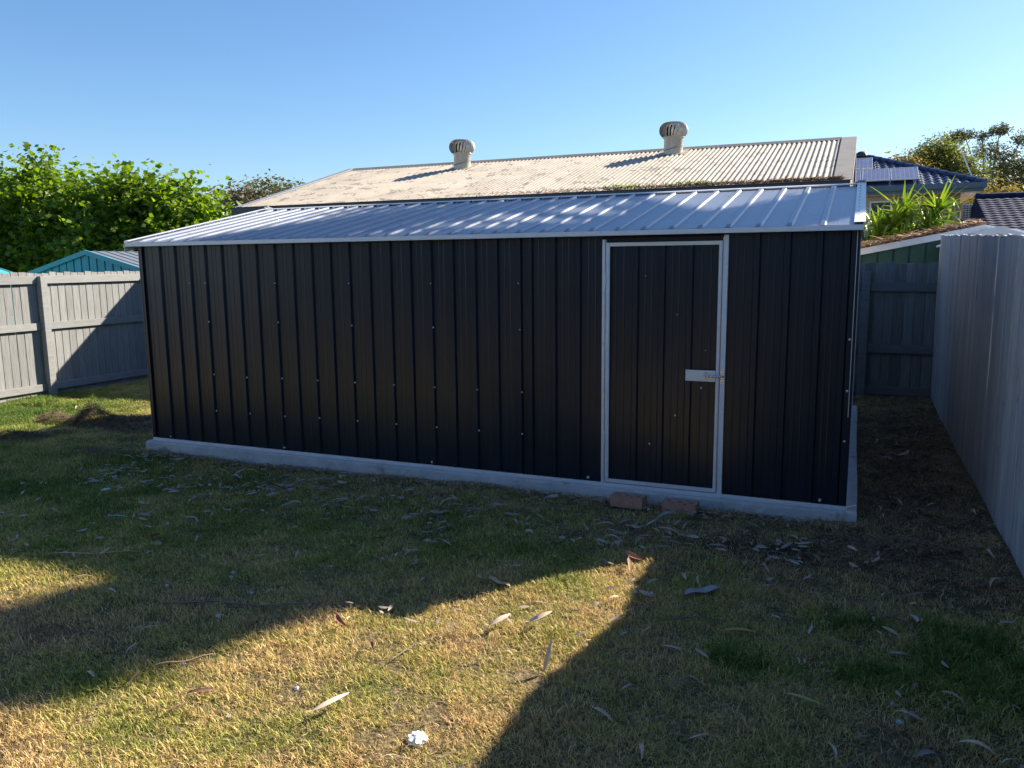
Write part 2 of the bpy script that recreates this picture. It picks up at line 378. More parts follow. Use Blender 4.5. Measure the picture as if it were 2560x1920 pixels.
ex2 = rng.uniform(-6.2, -6.09, 60); ey2 = rng.uniform(-.1, 3, 60); ex = np.r_[ex, ex2]; ey = np.r_[ey, ey2]; kp = ~((ex > -1.56) & (ex < -.86)) & (np.sin(ex*3.3)+np.sin(ex*9.1+1) > rng.uniform(-2.0, .9, len(ex))); ex, ey = ex[kp], ey[kp]
gn_scatter('slab_edge_grass', np.stack([ex, ey, gz(ex, ey)], -1), rng.uniform(0, 6.28, len(ex)), rng.uniform(.7, 1.5, len(ex)), dict(green=rng.uniform(0, .5, len(ex)), bare=rng.uniform(0, 1, len(ex))), tufts, kind='stuff', label='uneven grass growing up against the slab edge', cat='grass')
# tall weedy grass
tall = [tuft('weed_tuft_%d' % i, 34, .05, .11, .9, .0045) for i in range(4)]
WP = []
for cx, cy2, rx, ry, k in ((.56, -1.80, .26, .40, 80), (.17, -2.08, .14, .09, 14), (.12, -1.6, .14, .07, 10), (-.35, -2.15, .12, .07, 9), (-10.0, 1.75, .25, .2, 16), (-9.3, 1.65, .2, .1, 6), (-8.6, 2.6, 1.4, 1.0, 25), (-5.9,-1.5,.6,.3,6)):
    for _ in range(k):
        a = rng.uniform(0, 6.28); r_ = np.sqrt(rng.uniform()); WP.append((cx+rx*r_*np.cos(a), cy2+ry*r_*np.sin(a)))
WP = np.array(WP); WP = WP[(WP[:, 0] < .85)]; WP = np.c_[WP, gz(WP[:, 0], WP[:, 1])]
sca = rng.uniform(.45, 1.1, len(WP)); sca[WP[:, 0] < -9] *= 1.7
gn_scatter('tall_grass', WP, rng.uniform(0, 6.28, len(WP)), sca, dict(green=np.full(len(WP), .85), bare=np.zeros(len(WP))), tall, kind='stuff', label='taller bright green weedy grass in tufts on the lawn', cat='grass')

# ------------------------------------------------------------------ slab
sl = MB()
nX = 60; prof = []
def rect_slab(mb, x0, x1, y0, y1, z0, z1):
    # ring with slightly uneven edge and rounded arris
    pts = []
    def side(ax, bx, n_): return [(ax[0]+(bx[0]-ax[0])*i/n_, ax[1]+(bx[1]-ax[1])*i/n_) for i in range(n_)]
    P_ = side((x0, y0), (x1, y0), 70) + side((x1, y0), (x1, y1), 40) + side((x1, y1), (x0, y1), 30) + side((x0, y1), (x0, y0), 40)
    P_ = [(x + .003*math.sin(x*3+y*2)+random.uniform(-.0015, .0015), y + .006*math.sin(x*2.3)+random.uniform(-.003, .003)) for x, y in P_]
    n_ = len(P_); cx, cy2 = (x0+x1)/2, (y0+y1)/2
    def ins(p, e): return (p[0]+(e if p[0] < x0+.1 else -e if p[0] > x1-.1 else 0), p[1]+(e if p[1] < y0+.1 else -e if p[1] > y1-.1 else 0))
    for z, e in ((z0, -.012), (z0+.08, -.005), (z1-.014, 0), (z1-.004, .004), (z1, .014)):
        pts += [(*ins(p, e), z) for p in P_]
    fs = [(r*n_+i, r*n_+(i+1) % n_, (r+1)*n_+(i+1) % n_, (r+1)*n_+i) for r in range(4) for i in range(n_)] + [tuple(range(4*n_, 5*n_))]
    mb.add(pts, fs)
rect_slab(sl, -6.07, .085, -.058, 4.10, -.32, 0)
obj('concrete_slab', sl, conc_m, kind='structure', label='thin rough concrete slab under the dark shed')

# ------------------------------------------------------------------ dark steel shed
shed = empty('steel_shed', (-3, 1.83, 0), 'long dark grey steel garden shed with grey gable roof on a concrete slab', 'shed')
FH, RH, DY = 1.836, 2.205, 3.66    # wall height, ridge height, depth
RIBS = [-5.772, -5.595, -5.42, -5.246, -5.058, -4.871, -4.682, -4.49, -4.302, -4.114, -3.928, -3.747, -3.555, -3.363, -3.182, -2.998, -2.81, -2.625, -2.442, -2.257, -2.169, -1.986, -1.799]
def sheet_profile(x0, x1, ribs, depth=.020, top=.032, fl=.010, bead=.0013):
    """(x, y) outline, y negative outward; ribs given by their right flank"""
    pts = [(x0, 0)]; last = x0
    for xr in ribs:
        a = xr-fl/2-top-fl; 
        if a > last+.05:
            for f_ in (.33, .67):
                c0 = last+(a-last)*f_; pts += [(c0-.006, 0), (c0-.002, -bead), (c0+.002, -bead), (c0+.006, 0)]
        if a > last+.001: pts.append((a, 0))
        pts += [(max(a, last)+fl, -depth), (xr-fl/2, -depth), (xr+fl/2, 0)]
        last = xr+fl/2
    if x1 > last+.08:
        for f_ in (.33, .67):
            c0 = last+(x1-last)*f_; pts += [(c0-.006, 0), (c0-.002, -bead), (c0+.002, -bead), (c0+.006, 0)]
    if x1 > last+.002: pts.append((x1, 0))
    return pts
def wall_sheet(parent, prof, f, z0, z1f, m, name='wall_sheet', th=.0012):
    mb = MB(); n_ = len(prof); vs = []
    for k, off in enumerate((0, th)):
        for (u, d) in prof: vs.append(f(u, d+off) + (z0,))
        for (u, d) in prof: vs.append(f(u, d+off) + (z1f(u),))
    fs = []
    for i in range(n_-1):
        fs.append((i, i+1, n_+i+1, n_+i)); fs.append((2*n_+i+1, 2*n_+i, 3*n_+i, 3*n_+i+1))
        fs.append((n_+i, n_+i+1, 3*n_+i+1, 3*n_+i)); fs.append((i+1, i, 2*n_+i, 2*n_+i+1))
    mb.add(vs, fs); return obj(name, mb, m, parent)
SE = [-5.998, -5.222, -4.468, -3.730, -2.980, -2.238, -1.6385]
for i in range(6):
    a, b_ = SE[i], SE[i+1]
    wall_sheet(shed, sheet_profile(a, b_, [r for r in RIBS if a+.03 < r <= b_+.03 and r+.006 < b_+.03]), lambda u, d, i=i: (u, d-.001*(i % 2)), .028, lambda u: FH-.005, wall_m)
wall_sheet(shed, sheet_profile(-.7755, -.002, [-.575, -.386, -.193, -.035]), lambda u, d: (u, d), .028, lambda u: FH-.005, wall_m)
over = MB(); over.box(-1.6385, -.7755, .0085, .0105, 1.735, FH-.005); obj('door_header', over, wall_m, shed)
gab = lambda u: FH - .005 + (RH-FH-.01)*(1-abs(u-DY/2)/(DY/2))
for x_, sg in ((0.0, 1), (-6.0, -1)):
    k = 0; y = .012
    while y < DY-.02:
        y1 = min(y+.738, DY-.012); ribs = [y+.187*(j+1)-.02 for j in range(4) if y+.187*(j+1)-.02 < y1]
        pr = sheet_profile(y, y1, ribs)
        # break at the gable peak
        if y < DY/2 < y1: pr = sorted(pr + [(DY/2, 0)], key=lambda p: p[0])
        wall_sheet(shed, pr, lambda u, d, x_=x_, sg=sg: (x_-sg*d*1.0, u), .028, gab, wall_m); y = y1
x = -6.0
while x < -.1:
    x1 = min(x+.75, 0); wall_sheet(shed, sheet_profile(x, x1, [x+.187*(j+1)-.01 for j in range(4)]), lambda u, d: (u, DY-d), .028, lambda u: FH-.005, wall_m); x = x1
# base channel, corner flanges
for (x0, x1) in ((-6.012, -1.640), (-.774, .006)):
    mb = MB(); mb.box(x0, x1, -.020, .012, .001, .004); mb.box(x0, x1, -.0225, -.0195, .001, .030); mb.box(x0, x1, -.026, -.0225, .012, .016)
    obj('base_channel', mb, trim_m, shed)
mb = MB(); mb.box(-.002, .022, -.02, DY, .001, .028); obj('base_channel', mb, trim_m, shed)
mb = MB(); mb.box(-6.022, -5.998, -.02, DY, .001, .028); obj('base_channel', mb, trim_m, shed)
mb = MB(); mb.box(-.030, .018, -.0195, -.0165, .030, FH-.005); mb.box(.0165, .0195, -.0165, .03, .030, FH-.005); obj('corner_flange', mb, wall_m, shed)
mb = MB(); mb.box(.020, .024, .0, .034, .62, FH-.02); mb.box(.0, .0035, -.024, -.0205, .62, FH-.02); obj('corner_flange', mb, cream_trim, shed)
mb = MB(); mb.box(-6.018, -5.985, -.0195, -.0165, .030, FH-.005); mb.box(-6.0195, -6.0165, -.0165, .03, .03, FH-.005); obj('corner_flange', mb, wall_m, shed)
mb = MB(); mb.box(-6.022, -6.0165, -.0225, -.0197, .03, FH-.01); obj('corner_flange', mb, barge_m, shed)
# roof sheets
sl_ = (RH-FH)/(DY/2); ang = math.atan(sl_)
EY = -.075
rribs = [-.19+.006, -.38, -.57, -.76, -.94, -1.13, -1.32, -1.505, -1.69, -1.87, -2.055, -2.24, -2.43, -2.61, -2.80, -2.99, -3.17, -3.355, -3.54, -3.725, -3.91, -4.09, -4.28, -4.465, -4.65, -4.84, -5.02, -5.205, -5.39, -5.575, -5.76, -5.945]
rx_edges = [.03, -.76, -1.505, -2.24, -2.99, -3.725, -4.465, -5.205, -5.945, -6.09]
for side in (0, 1):
    for i in range(len(rx_edges)-1):
        b_, a = rx_edges[i], rx_edges[i+1]
        if i == 8: continue
        if i == 7: a = -6.09
        rb = sorted([r for r in rribs if a+.02 < r <= b_+.001 and r != -.76 or abs(r-b_) < .002])
        rb = [r for r in rb if r < b_+.001]
        pr = sheet_profile(a, b_+(.006 if i else 0), rb, depth=.014, top=.026, fl=.010, bead=.0007)
        mb = MB(); n_ = len(pr); vs = []
        for (yy, zz, kd) in (((EY, FH+EY*sl_+.012, .12), (EY+.05, FH+(EY+.05)*sl_+.012, 1), (DY/2-.02, RH+.006, 1)) if side == 0 else ((DY-EY, FH+EY*sl_+.012, .12), (DY-EY-.05, FH+(EY+.05)*sl_+.012, 1), (DY/2+.02, RH+.006, 1))):
            for (u, d) in pr: vs.append((u, yy, zz-d*kd+.0008*(i % 2)))
        sg = 1 if side == 0 else -1
        for k in range(n_-1):
            mb.f += [(k, k+1, n_+k+1, n_+k), (n_+k, n_+k+1, 2*n_+k+1, 2*n_+k)]
        mb.v = vs; obj('roof_sheet', mb, roof_m, shed)
EZ = FH+EY*sl_+.012
mb = MB()
for (z0, z1, y0, y1) in ((EZ-.030, EZ-.004, EY-.018, EY-.0155), (EZ-.033, EZ-.030, EY-.018, .0), (EZ-.004, EZ-.001, EY-.018, EY+.03)):
    mb.box(-6.10, .034, y0, y1, z0, z1)
obj('eave_flashing', mb, trim_m, shed)
mb = MB(); mb.box(-6.10, .034, DY-EY, DY-EY+.016, EZ-.04, EZ-.002); obj('eave_flashing', mb, trim_m, shed)
mb = MB(); mb.prism([(DY/2-.030, RH+.022), (DY/2, RH+.032), (DY/2+.030, RH+.022), (DY/2+.030, RH+.019), (DY/2, RH+.029), (DY/2-.030, RH+.019)], 'x', -6.10, .03)
obj('ridge_cap', mb, trim_m, shed)
for ya in (.003, DY-.03): obj('eave_light_stop', MB().box(-5.99, -.01, ya, ya+.027, FH-.05, FH+.006), dark_m, shed)  # dark bars added to stop light leaking in over the walls
# rib end stops under the ridge cap
mb = MB()
for sgn in (1, -1):
    for xe, mm in ((.034, 0),):
        pass
def barge(x0, x1, m, holes=True):
    for sgn in (0, 1):
        ya, yb = (EY-.02, DY/2) if sgn == 0 else (DY/2, DY-EY+.02)
        za, zb = (EZ-.03, RH+.010) if sgn == 0 else (RH+.010, EZ-.03)
        mb = MB(); t_ = .046
        mb.add([(x0, ya, za+t_), (x1, ya, za+t_), (x1, yb, zb+t_*.55), (x0, yb, zb+t_*.55), (x0, ya, za+t_-.002), (x1, ya, za+t_-.002), (x1, yb, zb+t_*.55-.002), (x0, yb, zb+t_*.55-.002)],
               [(0, 1, 2, 3), (7, 6, 5, 4), (0, 4, 5, 1), (1, 5, 6, 2), (2, 6, 7, 3), (3, 7, 4, 0)])
        xo = x1 if x1 > -1 else x0
        mb.add([(xo, ya, za-.05), (xo, ya, za+t_), (xo, yb, zb+t_*.55), (xo, yb, zb-.07), (xo+.003, ya, za-.05), (xo+.003, ya, za+t_), (xo+.003, yb, zb+t_*.55), (xo+.003, yb, zb-.07)],
               [(0, 1, 2, 3), (7, 6, 5, 4), (0, 4, 5, 1), (1, 5, 6, 2), (2, 6, 7, 3), (3, 7, 4, 0)])
        obj('barge_channel', mb, m, shed)
barge(-.022, .04, cream_trim); barge(-6.105, -6.05, trim_m)
mb = MB()      # slots along the right barge channel
for i in range(11):
    t = (i+.6)/12; y_ = EY+(DY/2-EY)*t; z_ = EZ-.03+(RH+.04-EZ)*t+.0465-.0205*t
    mb.box(-.004, .008, y_, y_+.022, z_-.002, z_+.004)
s_ = obj('slot', mb, dark_m, shed); s_['kind'] = 'stuff'
# screws
hd = MB(); hd.lathe([(0.0001, -.006), (.0042, -.0055), (.0052, -.003), (.0075, -.002), (.0080, 0)], 10); 
for i, v in enumerate(hd.v): hd.v[i] = (v[0], v[2], v[1])
screw_me = hd.mesh('screw', screw_m, True)
SC = [(-5.44,1.47),(-5.26,1.47),(-5.25,1.13),(-5.23,.66),(-5.23,.33),(-4.86,.65),(-4.85,.33),(-4.5,1.47),(-4.49,1.14),(-4.48,.66),(-4.47,.33),(-4.11,.66),(-4.11,.34),(-3.76,1.47),(-3.75,1.13),(-3.74,.66),(-3.73,.34),(-3.37,.66),(-3.36,.34),
      (-3.01,1.47),(-3.0,1.13),(-3.0,.66),(-2.99,.34),(-2.63,.66),(-2.62,.34),(-2.28,1.47),(-2.27,1.13),(-2.26,.66),(-2.26,.34)]
for x_, z_ in SC: put('screw', screw_me, shed, (x_, -.0165, z_))
for x_ in (-5.8, -4.5, -3.04, -1.74, -.142):
    o = put('screw', screw_me, shed, (x_, -.010, .052)); o.scale = (1.6, 2.4, 1.6)
for k in range(20): put('screw', screw_me, shed, (-5.9+k*.3, -.0230, .021)).scale = (.6, .6, .6) if not (-1.65 < -5.9+k*.3 < -.76) else (.01, .01, .01)
for x_, zs in ((-1.6285, (.35, .7, 1.05, 1.4)), (-.786, (.3, .62, 1.3, 1.6))):
    for z_ in zs: put('screw', screw_me, shed, (x_, -.0275, z_)).scale = (.7, .7, .7)
for z_ in (1.12, .79, .46): put('screw', screw_me, shed, (-.012, -.0205, z_))
for i in range(0, 8):   # roof screws on rib tops
    for yy in (.35, 1.0, 1.55):
        put('screw', screw_me, shed, (rx_edges[i+1] if i < 7 else -5.945, yy, FH+yy*sl_+.012+.0142), rot=(math.pi/2+ang, 0, 0)).location.x -= .025
# door opening: jambs, sill
mb = MB(); mb.box(-1.6375, -1.6170, -.027, .010, .031, 1.775); mb.box(-1.6170, -1.6125, -.012, .006, .031, 1.775); obj('door_jamb', mb, trim_m, shed)
mb = MB(); mb.box(-.8065, -.7765, -.027, .010, .031, 1.790); mb.box(-.8135, -.8065, -.012, .006, .031, 1.775); obj('door_jamb', mb, trim_m, shed)
mb = MB(); mb.box(-1.6400, -.7740, -.030, .012, .001, .0305); mb.box(-1.6400, -.7740, -.033, -.030, .010, .014); obj('door_sill', mb, trim_m, shed)
door = obj('door', MB().box(-1.6005, -.8265, .0052, .0068, .045, 1.745), dark_m, shed, label='narrow dark ribbed steel door with a pale metal frame')
wall_sheet(door, sheet_profile(-1.598, -.829, [-1.381, -1.195, -1.006], depth=.015), lambda u, d: (u, d-.0015), .048, lambda u: 1.742, wall_m, 'door_sheet')
for (x0, x1, z0, z1, mm) in ((-1.6105, -1.5835, .036, 1.752, trim_m), (-.8365, -.8145, .036, 1.752, trim_m), (-1.5835, -.8365, .036, .062, trim_m), (-1.5835, -.8365, 1.727, 1.752, cream_trim)):
    mb = MB(); mb.box(x0, x1, -.0255, -.0170, z0, z1)
    if x1-x0 < .1: mb.box(x0+.006, x1-.006, -.0275, -.0255, z0+.01, z1-.01)
    obj('door_frame_rail', mb, mm, door)
for x_, zs in ((-1.597, (.25, .6, .95, 1.3, 1.6)), (-.8255, (.42, .77, .93, 1.18, 1.5))):
    for z_ in zs: put('screw', screw_me, door, (x_, -.0275, z_)).scale = (.65, .65, .65)
for x_ in (-1.58, -1.38, -1.17, -.97): put('screw', screw_me, door, (x_, -.0255, .049)).scale = (.65, .65, .65)
for x_, z_ in ((-.932, .762), (-1.108, .559), (-1.286, .343)): put('screw', screw_me, door, (x_, -.0155, z_))
for x_, z_ in ((-.912, 1.019), (-1.11, 1.26), (-1.332, 1.523)): put('screw', screw_me, door, (x_, -.0065, z_)).scale = (.55, .55, .55)
for z_ in (.32, 1.45):
    mb = MB(); mb.box(-1.6170, -1.6085, -.0300, -.0260, z_, z_+.09); mb.tube([(-1.6125, -.031, z_-.004), (-1.6125, -.031, z_+.094)], .0035, 8); obj('hinge', mb, trim_m, door)
mb = MB(); mb.bev(-1.039, -.8375, -.0310, -.0285, .809, .886, .001); mb.box(-1.039, -1.034, -.0285, -.012, .809, .886); obj('lock_plate', mb, trim_m, door)
for x_, z_ in ((-1.022, .873), (-1.024, .822), (-.829, .868), (-.829, .829)): put('screw', screw_me, door, (x_, -.0312, z_)).scale = (.8, .8, .8)
mb = MB(); mb.box(-.902, -.852, -.0345, -.0311, .829, .842); obj('bolt_bracket', mb, mat('brassy_zinc', (.55, .5, .33), (.7, .62, .40), .35, .8), door)
mb = MB(); pts = [(-.900+.013*math.cos(t), -.044, .858+.013*math.sin(t)) for t in np.linspace(R(40), R(300), 12)]; mb.tube(pts, .0034, 8)
mb.tube([(-.905, -.044, .848), (-.778, -.044, .848)], .0046, 10)
for x_ in (-.885, -.862, -.812): mb.box(x_, x_+.008, -.050, -.031, .842, .856)
obj('sliding_bolt', mb, zinc_m, door, True)
mb = MB(); mb.box(-.8020, -.7800, -.0305, -.0272, .80, .90); obj('bolt_keeper', mb, zinc_m, shed)
for z_ in (.81, .83, .87, .89): put('screw', screw_me, shed, (-.791, -.0307, z_)).scale = (.7, .7, .7)

# two loose extruded bricks at the door
def ext_brick(L_=.232, W_=.11, H_=.078):
    rows = 3; nseg = 14; vs = []; fs = []
    cs = [(-L_/2+L_*(i+.5)/rows, 0) for i in range(rows)]
    for zt, flip in ((H_, 0), (0, 1)):
        base = len(vs)
        for i, (cx, cy2) in enumerate(cs):
            x0, x1 = -L_/2+L_*i/rows, -L_/2+L_*(i+1)/rows
            inner = []; outer = []
            for k in range(nseg):
                t = 2*math.pi*(k+.5)/nseg; dx_, dy_ = math.cos(t), math.sin(t)
                s1 = min((x1-x0)/2/abs(dx_) if dx_ else 9, W_/2/abs(dy_) if dy_ else 9)
                outer.append((cx+dx_*s1, cy2+dy_*s1, zt)); inner.append((cx+dx_*.019, cy2+dy_*.019, zt))
            b0 = len(vs); vs += outer+inner
            for k in range(nseg):
                j = (k+1) % nseg; f_ = (b0+k, b0+j, b0+nseg+j, b0+nseg+k); fs.append(f_ if not flip else f_[::-1])
    half = rows*2*nseg
    for i in range(rows):
        for k in range(nseg):
            j = (k+1) % nseg; a = i*2*nseg+nseg; fs.append((a+k, a+j, half+a+j, half+a+k))
    vs += [(-L_/2, -W_/2, 0), (L_/2, -W_/2, 0), (L_/2, W_/2, 0), (-L_/2, W_/2, 0), (-L_/2, -W_/2, H_), (L_/2, -W_/2, H_), (L_/2, W_/2, H_), (-L_/2, W_/2, H_)]
    q = len(vs)-8; fs += [(q, q+1, q+5, q+4), (q+1, q+2, q+6, q+5), (q+2, q+3, q+7, q+6), (q+3, q, q+4, q+7)]
    m_ = MB(); m_.add(vs, fs); return m_
bme = ext_brick().mesh('brick', brick_m)
put('brick', bme, loc=(-1.392, -.172, -.080), rot=(0, 0, R(-4)), label='left clay brick with three holes below the shed door', cat='brick', group='loose clay bricks at the shed door')
put('brick', bme, loc=(-1.025, -.178, -.083), rot=(R(3), 0, R(-3)), label='right clay brick with darker end below the shed door', cat='brick', group='loose clay bricks at the shed door')

# ------------------------------------------------------------------ dark house added out of view to darken the reflections in the steel
hb = empty('reflection_house', (-4, -12, -.1), 'unseen dark veranda house added behind the camera to darken reflections', 'house')
obj('wall', MB().box(-14, 6, -12.4, -12.0, -.4, 2.6), mat('dark_wall', (.05, .055, .065), (.07, .075, .085), .8), hb)
mb = MB(); mb.prism([(-9.3, 2.5), (-9.3, 2.62), (-14, 3.9), (-18.6, 2.62), (-18.6, 2.5)], 'x', -14.5, 6.5); obj('roof', mb, gutter_m, hb)
for i in range(6): obj('post', MB().box(-13.6+i*3.8, -13.5+i*3.8, -9.6, -9.5, -.4, 2.5), white_m, hb)
for i in range(3): f_ = obj('window', MB().box(-11.5+i*5.5, -9.8+i*5.5, -11.998, -11.96, .9, 2.1), white_m, hb); obj('pane', MB().box(-11.42+i*5.5, -9.88+i*5.5, -11.958, -11.95, .98, 2.02), gutter_m, f_)
# ------------------------------------------------------------------ fences
def paling_mesh(wd, th, h, m, crook=0):
    mb = MB(); t = .004; k = random.uniform(-.006, .006)
    a, b_ = wd/2, th/2; pf = [(-a+t, -b_), (a-t, -b_), (a, -b_+t), (a, b_-t), (a-t, b_), (-a+t, b_), (-a, b_-t), (-a, -b_+t)]
    vs = [(x, y, 0) for x, y in pf]+[(x, y, h+k*(x > 0)) for x, y in pf]
    mb.add(vs, [tuple(range(7, -1, -1)), tuple(range(8, 16))]+[(q, (q+1) % 8, 8+(q+1) % 8, 8+q) for q in range(8)]); return mb.mesh('paling', m)
def fence(A, B, label, ztop, pitch, m, side, rails, posts, post_top, zb=-.45, name='paling_fence', jit=.012, rm=None, wdf=.975):
    A = Vector(A); B = Vector(B); d = (B-A); L_ = d.length; d.normalize(); a = math.atan2(d.y, d.x); nrm = Vector((-d.y, d.x))*side
    root = empty(name, (A.x, A.y, zb), label, 'fence', 'paling fences around the back yard')
    ms = [paling_mesh(pitch*wdf*random.uniform(.985 if wdf < .98 else .996, 1.0), .016, 1.0, m) for _ in range(6)]
    n_ = int(L_/pitch)
    for i in range(n_):
        s_ = (i+.5)*L_/n_; p = A+d*s_ + nrm*random.uniform(-.0015, .0015)
        zt = ztop(s_/L_)+random.uniform(-jit, jit)
        o = put('paling', ms[i % 6], root, (p.x, p.y, zb), (random.uniform(-.002, .002), random.uniform(-.0015, .0015), a+random.uniform(-.006, .006))); o.scale.z = zt-zb
    rm = rm or rail_m
    bays = [0]+[p_ for p_ in posts]+[L_]
    for (z0, z1) in rails:
        for i in range(len(bays)-1):
            s0, s1 = bays[i]+(.052 if i else 0), bays[i+1]-(.052 if i < len(bays)-2 else 0)
            if s1-s0 < .2: continue
            c0 = A+d*(s0+s1)/2+nrm*(.016/2+.004+.019); mb = MB(); mb.bev(-(s1-s0)/2, (s1-s0)/2, -.019, .019, z0, z1, .003)
            dz = (ztop((s0+s1)/2/L_)-ztop(.5))
            put('rail', mb.mesh('rail', rm), root, (c0.x, c0.y, dz*.3), (0, 0, a))
    for s0 in posts:
        c0 = A+d*s0+nrm*(.016/2+.004+.055); mb = MB(); mb.bev(-.050, .050, -.05, .05, zb, post_top, .005)
        put('fence_post', mb.mesh('fence_post', rm), root, (c0.x, c0.y, 0), (0, 0, a))
    return root
fence((-10.93, -6.5), (-10.55, 5.42), 'light grey sunlit paling fence left of the dark shed', lambda t: 1.545, .113, pal_m, -1,
      [(1.385, 1.495), (.735, .835), (-.135, -.035)], [1.7, 4.1, 6.5, 8.92, 11.35], 1.49)
fence((-10.5, 5.40), (.90, 5.40), 'dim blue grey paling fence behind the right end of the shed', lambda t: 1.56, .113, pal3_m, -1,
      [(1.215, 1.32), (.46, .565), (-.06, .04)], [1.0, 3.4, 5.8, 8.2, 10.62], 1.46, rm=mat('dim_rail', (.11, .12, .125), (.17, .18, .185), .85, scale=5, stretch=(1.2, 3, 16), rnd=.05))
fence((.925, -7.6), (.915, 5.42), 'tall flat silver grey paling fence on the right', lambda t: 1.56+.32*t+.15*min(1, max(0, (.59-t)/.04)), .098, pal2_m, -1,  # near end, out of view, is raised to push its shadow further out
      [(1.3, 1.39), (.6, .7), (.0, .1)], [1.2, 3.6, 6.0, 8.4, 10.8], 1.5, jit=.006, wdf=.998)

# ------------------------------------------------------------------ garage behind
gar = empty('garage', (-5, 7, 0), 'cream corrugated gable roofed building rising behind the dark shed', 'garage')
GX0, GX1, GY0, GZ0, GY1, GZ1 = -9.80, -.10, 5.60, 2.575, 8.97, 3.525
gs_ = (GZ1-GZ0)/(GY1-GY0)
def corr_sheet(x0, x1, ya, za, yb, zb, pitch=.076, amp=.0105, seg=6, ext=0):
    n_ = int(round((x1-x0)/pitch*seg))+1; xs_ = np.linspace(x0, x1, n_); h = amp*np.sin(xs_/pitch*2*np.pi)
    V = []
    m_ = 5
    for j in range(m_):
        t = j/(m_-1); yy, zz = ya+(yb-ya)*t, za+(zb-za)*t
        V.append(np.stack([xs_, np.full(n_, yy), zz+h], -1))
    V = np.concatenate(V); i = np.arange(n_-1); Fq = []
    for j in range(m_-1): Fq.append(np.stack([j*n_+i, j*n_+i+1, (j+1)*n_+i+1, (j+1)*n_+i], -1))
    return V, np.concatenate(Fq)
x = GX0+.1
while x < GX1-.24:
    x1 = min(x+.762, GX1-.21)
    for (ya, za, yb, zb) in ((GY0-.03, GZ0-.008, GY1-.02, GZ1-.006), (2*GY1-GY0+.03, GZ0-.008, GY1+.02, GZ1-.006)):
        V, Fq = corr_sheet(x, x1, ya, za+random.uniform(0, .002), yb, zb); put('roof_sheet', npmesh('roof_sheet', V, Fq, beige_roof, True), gar)
    x = x1
mb = MB(); mb.box(GX0+.25, GX1-.06, GY0+.35, 2*GY1-GY0-.35, -.4, GZ0+.05)
mb.prism([(GY0+.36, GZ0+.05), (2*GY1-GY0-.36, GZ0+.05), (GY1, GZ1-.06)], 'x', GX0+.26, GX1-.07)
obj('wall', mb, beige_wall, gar)
# ribbed gable cladding on the right end
y = GY0+.0
i = 0
while y < 2*GY1-GY0-.02:
    y1 = y+.20; zt = lambda yy: GZ0+.02+gs_*(min(yy, 2*GY1-yy)-GY0)
    mb = MB(); a, c0 = y+.02, min(y1, 2*GY1-GY0)-.02
    xx = GX1-.058
    mb.add([(xx, a, -.3), (xx, c0, -.3), (xx, c0, zt(c0)), (xx, a, zt(a)), (xx+.03, a+.03, -.3), (xx+.03, c0-.03, -.3), (xx+.03, c0-.03, zt(c0)), (xx+.03, a+.03, zt(a))],
           [(4, 5, 6, 7), (0, 4, 7, 3), (5, 1, 2, 6), (3, 7, 6, 2)])
    obj('gable_sheet', mb, beige_wall, gar); y = y1
def slope_strip(mb, x0, x1, ya, za, yb, zb, up_, dn):
    mb.add([(x0, ya, za+up_), (x1, ya, za+up_), (x1, yb, zb+up_), (x0, yb, zb+up_), (x0, ya, za-dn), (x1, ya, za-dn), (x1, yb, zb-dn), (x0, yb, zb-dn)],
           [(0, 1, 2, 3), (7, 6, 5, 4), (0, 4, 5, 1), (1, 5, 6, 2), (2, 6, 7, 3), (3, 7, 4, 0)])
for yb2, ya2 in ((GY1, GY0-.04), (GY1, 2*GY1-GY0+.04)):
    mb = MB(); slope_strip(mb, GX1-.22, GX1, ya2, GZ0-.01, yb2, GZ1+.002, .026, -.020); slope_strip(mb, GX1-.004, GX1+.004, ya2, GZ0-.01, yb2, GZ1, .028, .14); obj('barge_capping', mb, barge_m, gar)
    mb = MB(); slope_strip(mb, GX0, GX0+.12, ya2, GZ0-.01, yb2, GZ1+.002, .030, -.012); slope_strip(mb, GX0-.01, GX0, ya2, GZ0-.01, yb2, GZ1, .032, .15); obj('barge_capping', mb, mat('blue_grey_flashing', (.20, .21, .24), (.27, .28, .31), .5), gar)
mb = MB(); mb.prism([(GY1-.11, GZ1+.006-.03), (GY1, GZ1+.034), (GY1+.11, GZ1-.024), (GY1+.11, GZ1-.028), (GY1, GZ1+.028), (GY1-.11, GZ1-.004-.024)], 'x', GX0+.12, GX1-.22); obj('ridge_cap', mb, barge_m, gar)
mb = MB(); mb.box(GX0-.02, GX1-.03, GY0-.145, GY0-.14, GZ0-.13, GZ0-.002); mb.box(GX0-.02, GX1-.03, GY0-.14, GY0-.01, GZ0-.13, GZ0-.125); mb.box(GX0-.02, GX1-.03, GY0-.01, GY0-.002, GZ0-.16, GZ0-.022)
mb.tube([(GX0-.02, GY0-.142, GZ0-.004), (GX1-.03, GY0-.142, GZ0-.004)], .009, 8); mb.box(GX0-.02, GX0-.015, GY0-.145, GY0-.002, GZ0-.13, GZ0-.004); mb.box(GX1-.035, GX1-.03, GY0-.145, GY0-.002, GZ0-.13, GZ0-.004)
obj('gutter', mb, gutter_m, gar)
mb = MB(); mb.box(GX0, GX1-.04, GY0+.0, GY0+.35, GZ0-.17, GZ0-.16); obj('soffit', mb, gutter_m, gar)
for x_ in (-8.3, -3.9, -2.4, -6.4):
    obj('gutter_strap', MB().box(x_, x_+.02, GY0-.148, GY0+.02, GZ0+.002, GZ0+.006), alu_m, gar)

